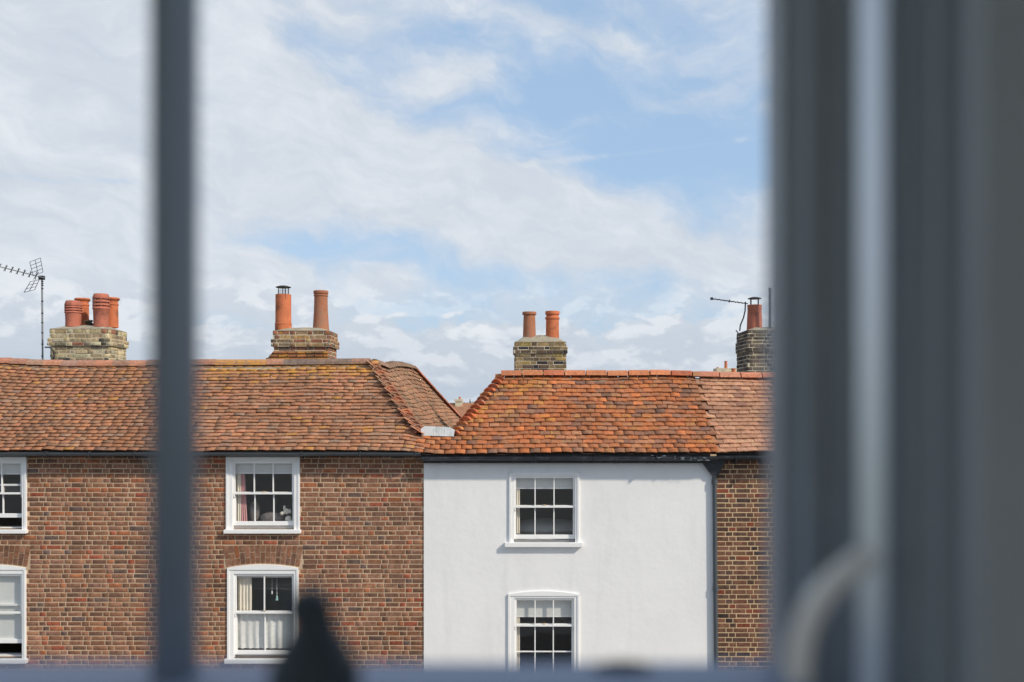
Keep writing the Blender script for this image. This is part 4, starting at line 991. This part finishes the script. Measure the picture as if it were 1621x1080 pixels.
# ------------------------------------------------------------------ our side of the street: facade, room and the window we look out of
fa = MB(); HX0, HX1, HZ0, HZ1 = -1.55, .40, 6.17, 7.45
fa.box(-16, HX0, .66, .95, 0, 8.0); fa.box(HX1, 16, .66, .95, 0, 8.0); fa.box(HX0, HX1, .66, .95, 0, HZ0); fa.box(HX0, HX1, .66, .95, HZ1, 8.0)
tag(fa.build('facade', MT['facade']), 'rendered house front on our side of the street', None, None, 'structure')
rm = MB(); rx0, rx1, ry0, rz0, rz1 = -2.2, 1.3, -1.7, 5.0, 7.55
rm.quad((rx0, ry0, rz1), (rx0, .659, rz1), (rx1, .659, rz1), (rx1, ry0, rz1)); rm.quad((rx0, ry0, rz0), (rx1, ry0, rz0), (rx1, ry0, rz1), (rx0, ry0, rz1)); 
for a_, b_, c_, d_ in ((ry0, -1.65, rz0, rz1), (-.72, .659, rz0, rz1), (-1.65, -.72, rz0, 5.1), (-1.65, -.72, 7.5, rz1)): rm.quad((rx1, a_, c_), (rx1, b_, c_), (rx1, b_, d_), (rx1, a_, d_))  # right wall, its opening added so more daylight reaches the window frame
# left wall with an unseen opening added to brighten the room
for a_, b_, c_, d_ in ((ry0, -1.6, rz0, rz1), (.35, .659, rz0, rz1), (-1.6, .35, rz0, 5.2), (-1.6, .35, 7.5, rz1)): rm.quad((rx0, a_, c_), (rx0, b_, c_), (rx0, b_, d_), (rx0, a_, d_))
for a_, b_, c_, d_ in ((rx0, -1.9, rz0, rz1), (1.1, rx1, rz0, rz1), (-1.9, 1.1, rz0, 5.5), (-1.9, 1.1, 7.45, rz1)): rm.quad((a_, ry0, c_), (b_, ry0, c_), (b_, ry0, d_), (a_, ry0, d_))
tag(rm.build('room_wall', MT['plaster']), 'walls and ceiling of the room we stand in', None, None, 'structure')
tag(MB().quad((rx0, ry0, rz0), (rx1, ry0, rz0), (rx1, .659, rz0), (rx0, .659, rz0)).build('room_floor', MT['carpet']), 'boarded floor of the room', None, None, 'structure')

OW = empty('casement_window', (-.3, .8, 6.2), 'blurred slate grey window frame close to the eye with bar, bottom rail and right jamb', 'window')
z0, z1 = 6.10, 7.5
def pj(px, d): return (X(px, d), d)
jamb = [pj(1211, .93), pj(1236, .87), pj(1266, .865), pj(1277, .84), pj(1330, .835), pj(1345, .825), pj(1404, .82), pj(1430, .74), pj(1470, .735), pj(1482, .71), pj(1522, .705), pj(1550, .57), pj(1700, .56), (.52, .56), (.52, .93)]
MB().prism_z(list(reversed(jamb))[::-1], z0, z1).build('jamb', MT['slate_paint'], OW, bevel=.003)
bd = .86
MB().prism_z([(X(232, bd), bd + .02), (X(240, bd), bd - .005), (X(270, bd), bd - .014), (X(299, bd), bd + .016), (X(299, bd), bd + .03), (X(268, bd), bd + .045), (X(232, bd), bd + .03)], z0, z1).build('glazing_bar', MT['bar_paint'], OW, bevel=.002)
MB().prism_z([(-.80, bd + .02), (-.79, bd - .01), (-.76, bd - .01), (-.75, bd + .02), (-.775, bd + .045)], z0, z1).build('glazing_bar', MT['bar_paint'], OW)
RT = Z(1046, .93)
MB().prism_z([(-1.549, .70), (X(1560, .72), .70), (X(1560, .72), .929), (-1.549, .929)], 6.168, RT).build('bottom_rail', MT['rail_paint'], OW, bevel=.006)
MB().box(-1.549, .40, .70, .93, 7.38, 7.449).build('top_rail', MT['slate_paint'], OW)
MB().box(-1.548, -1.49, .70, .93, RT, 7.38).build('left_jamb', MT['slate_paint'], OW)
ST = empty('casement_stay', (X(1380, .745), .745, RT), 'pale grey upright rod with curved arm beside the right jamb', 'window stay')
MB().prism_z([(.2710, .781), (.2830, .7555), (.2870, .7565), (.2760, .784)], RT, 7.379).build('rod', MT['pale_paint'], ST)
pts = [(1380, 878), (1362, 890), (1338, 908), (1312, 931), (1292, 957), (1278, 986), (1270, 1015), (1266, 1045), (1264, 1080)]
arm = MB().path([P3(a_, b_, .735) for a_, b_ in pts], .0098, 12)
for a_, b_ in pts[1:-1]: arm.ellip(P3(a_, b_, .735), (.0098,)*3, 10, 6)
arm.build('arm', MT['arm_paint'], ST)
ld = .76; lx = X(490, ld); lb = RT
LT = empty('window_latch', (lx, ld, lb), 'black iron latch peg with round knob standing on the bottom rail', 'latch')
s = ld / F
MB().lathe(lx + .004, ld, [(.036, lb - .03), (.034, lb + .001), (74*s, Z(1062, ld)), (64*s, Z(1040, ld)), (50*s, Z(1015, ld)), (40*s, Z(998, ld)), (34*s, Z(985, ld)), (32*s, Z(970, ld))], 20).build('base', MT['iron'], LT, True)
MB().ellip((lx, ld, Z(963, ld)), (38*s, 38*s, 36*s), 16, 10).build('knob', MT['iron'], LT, True)
tag(MB().ellip((X(985, .9), .9, RT + .001), (.028, .012, .0065), 14, 8).build('rail_catch', MT['iron'], None, True), 'small low metal catch on the middle of the bottom rail', 'catch')
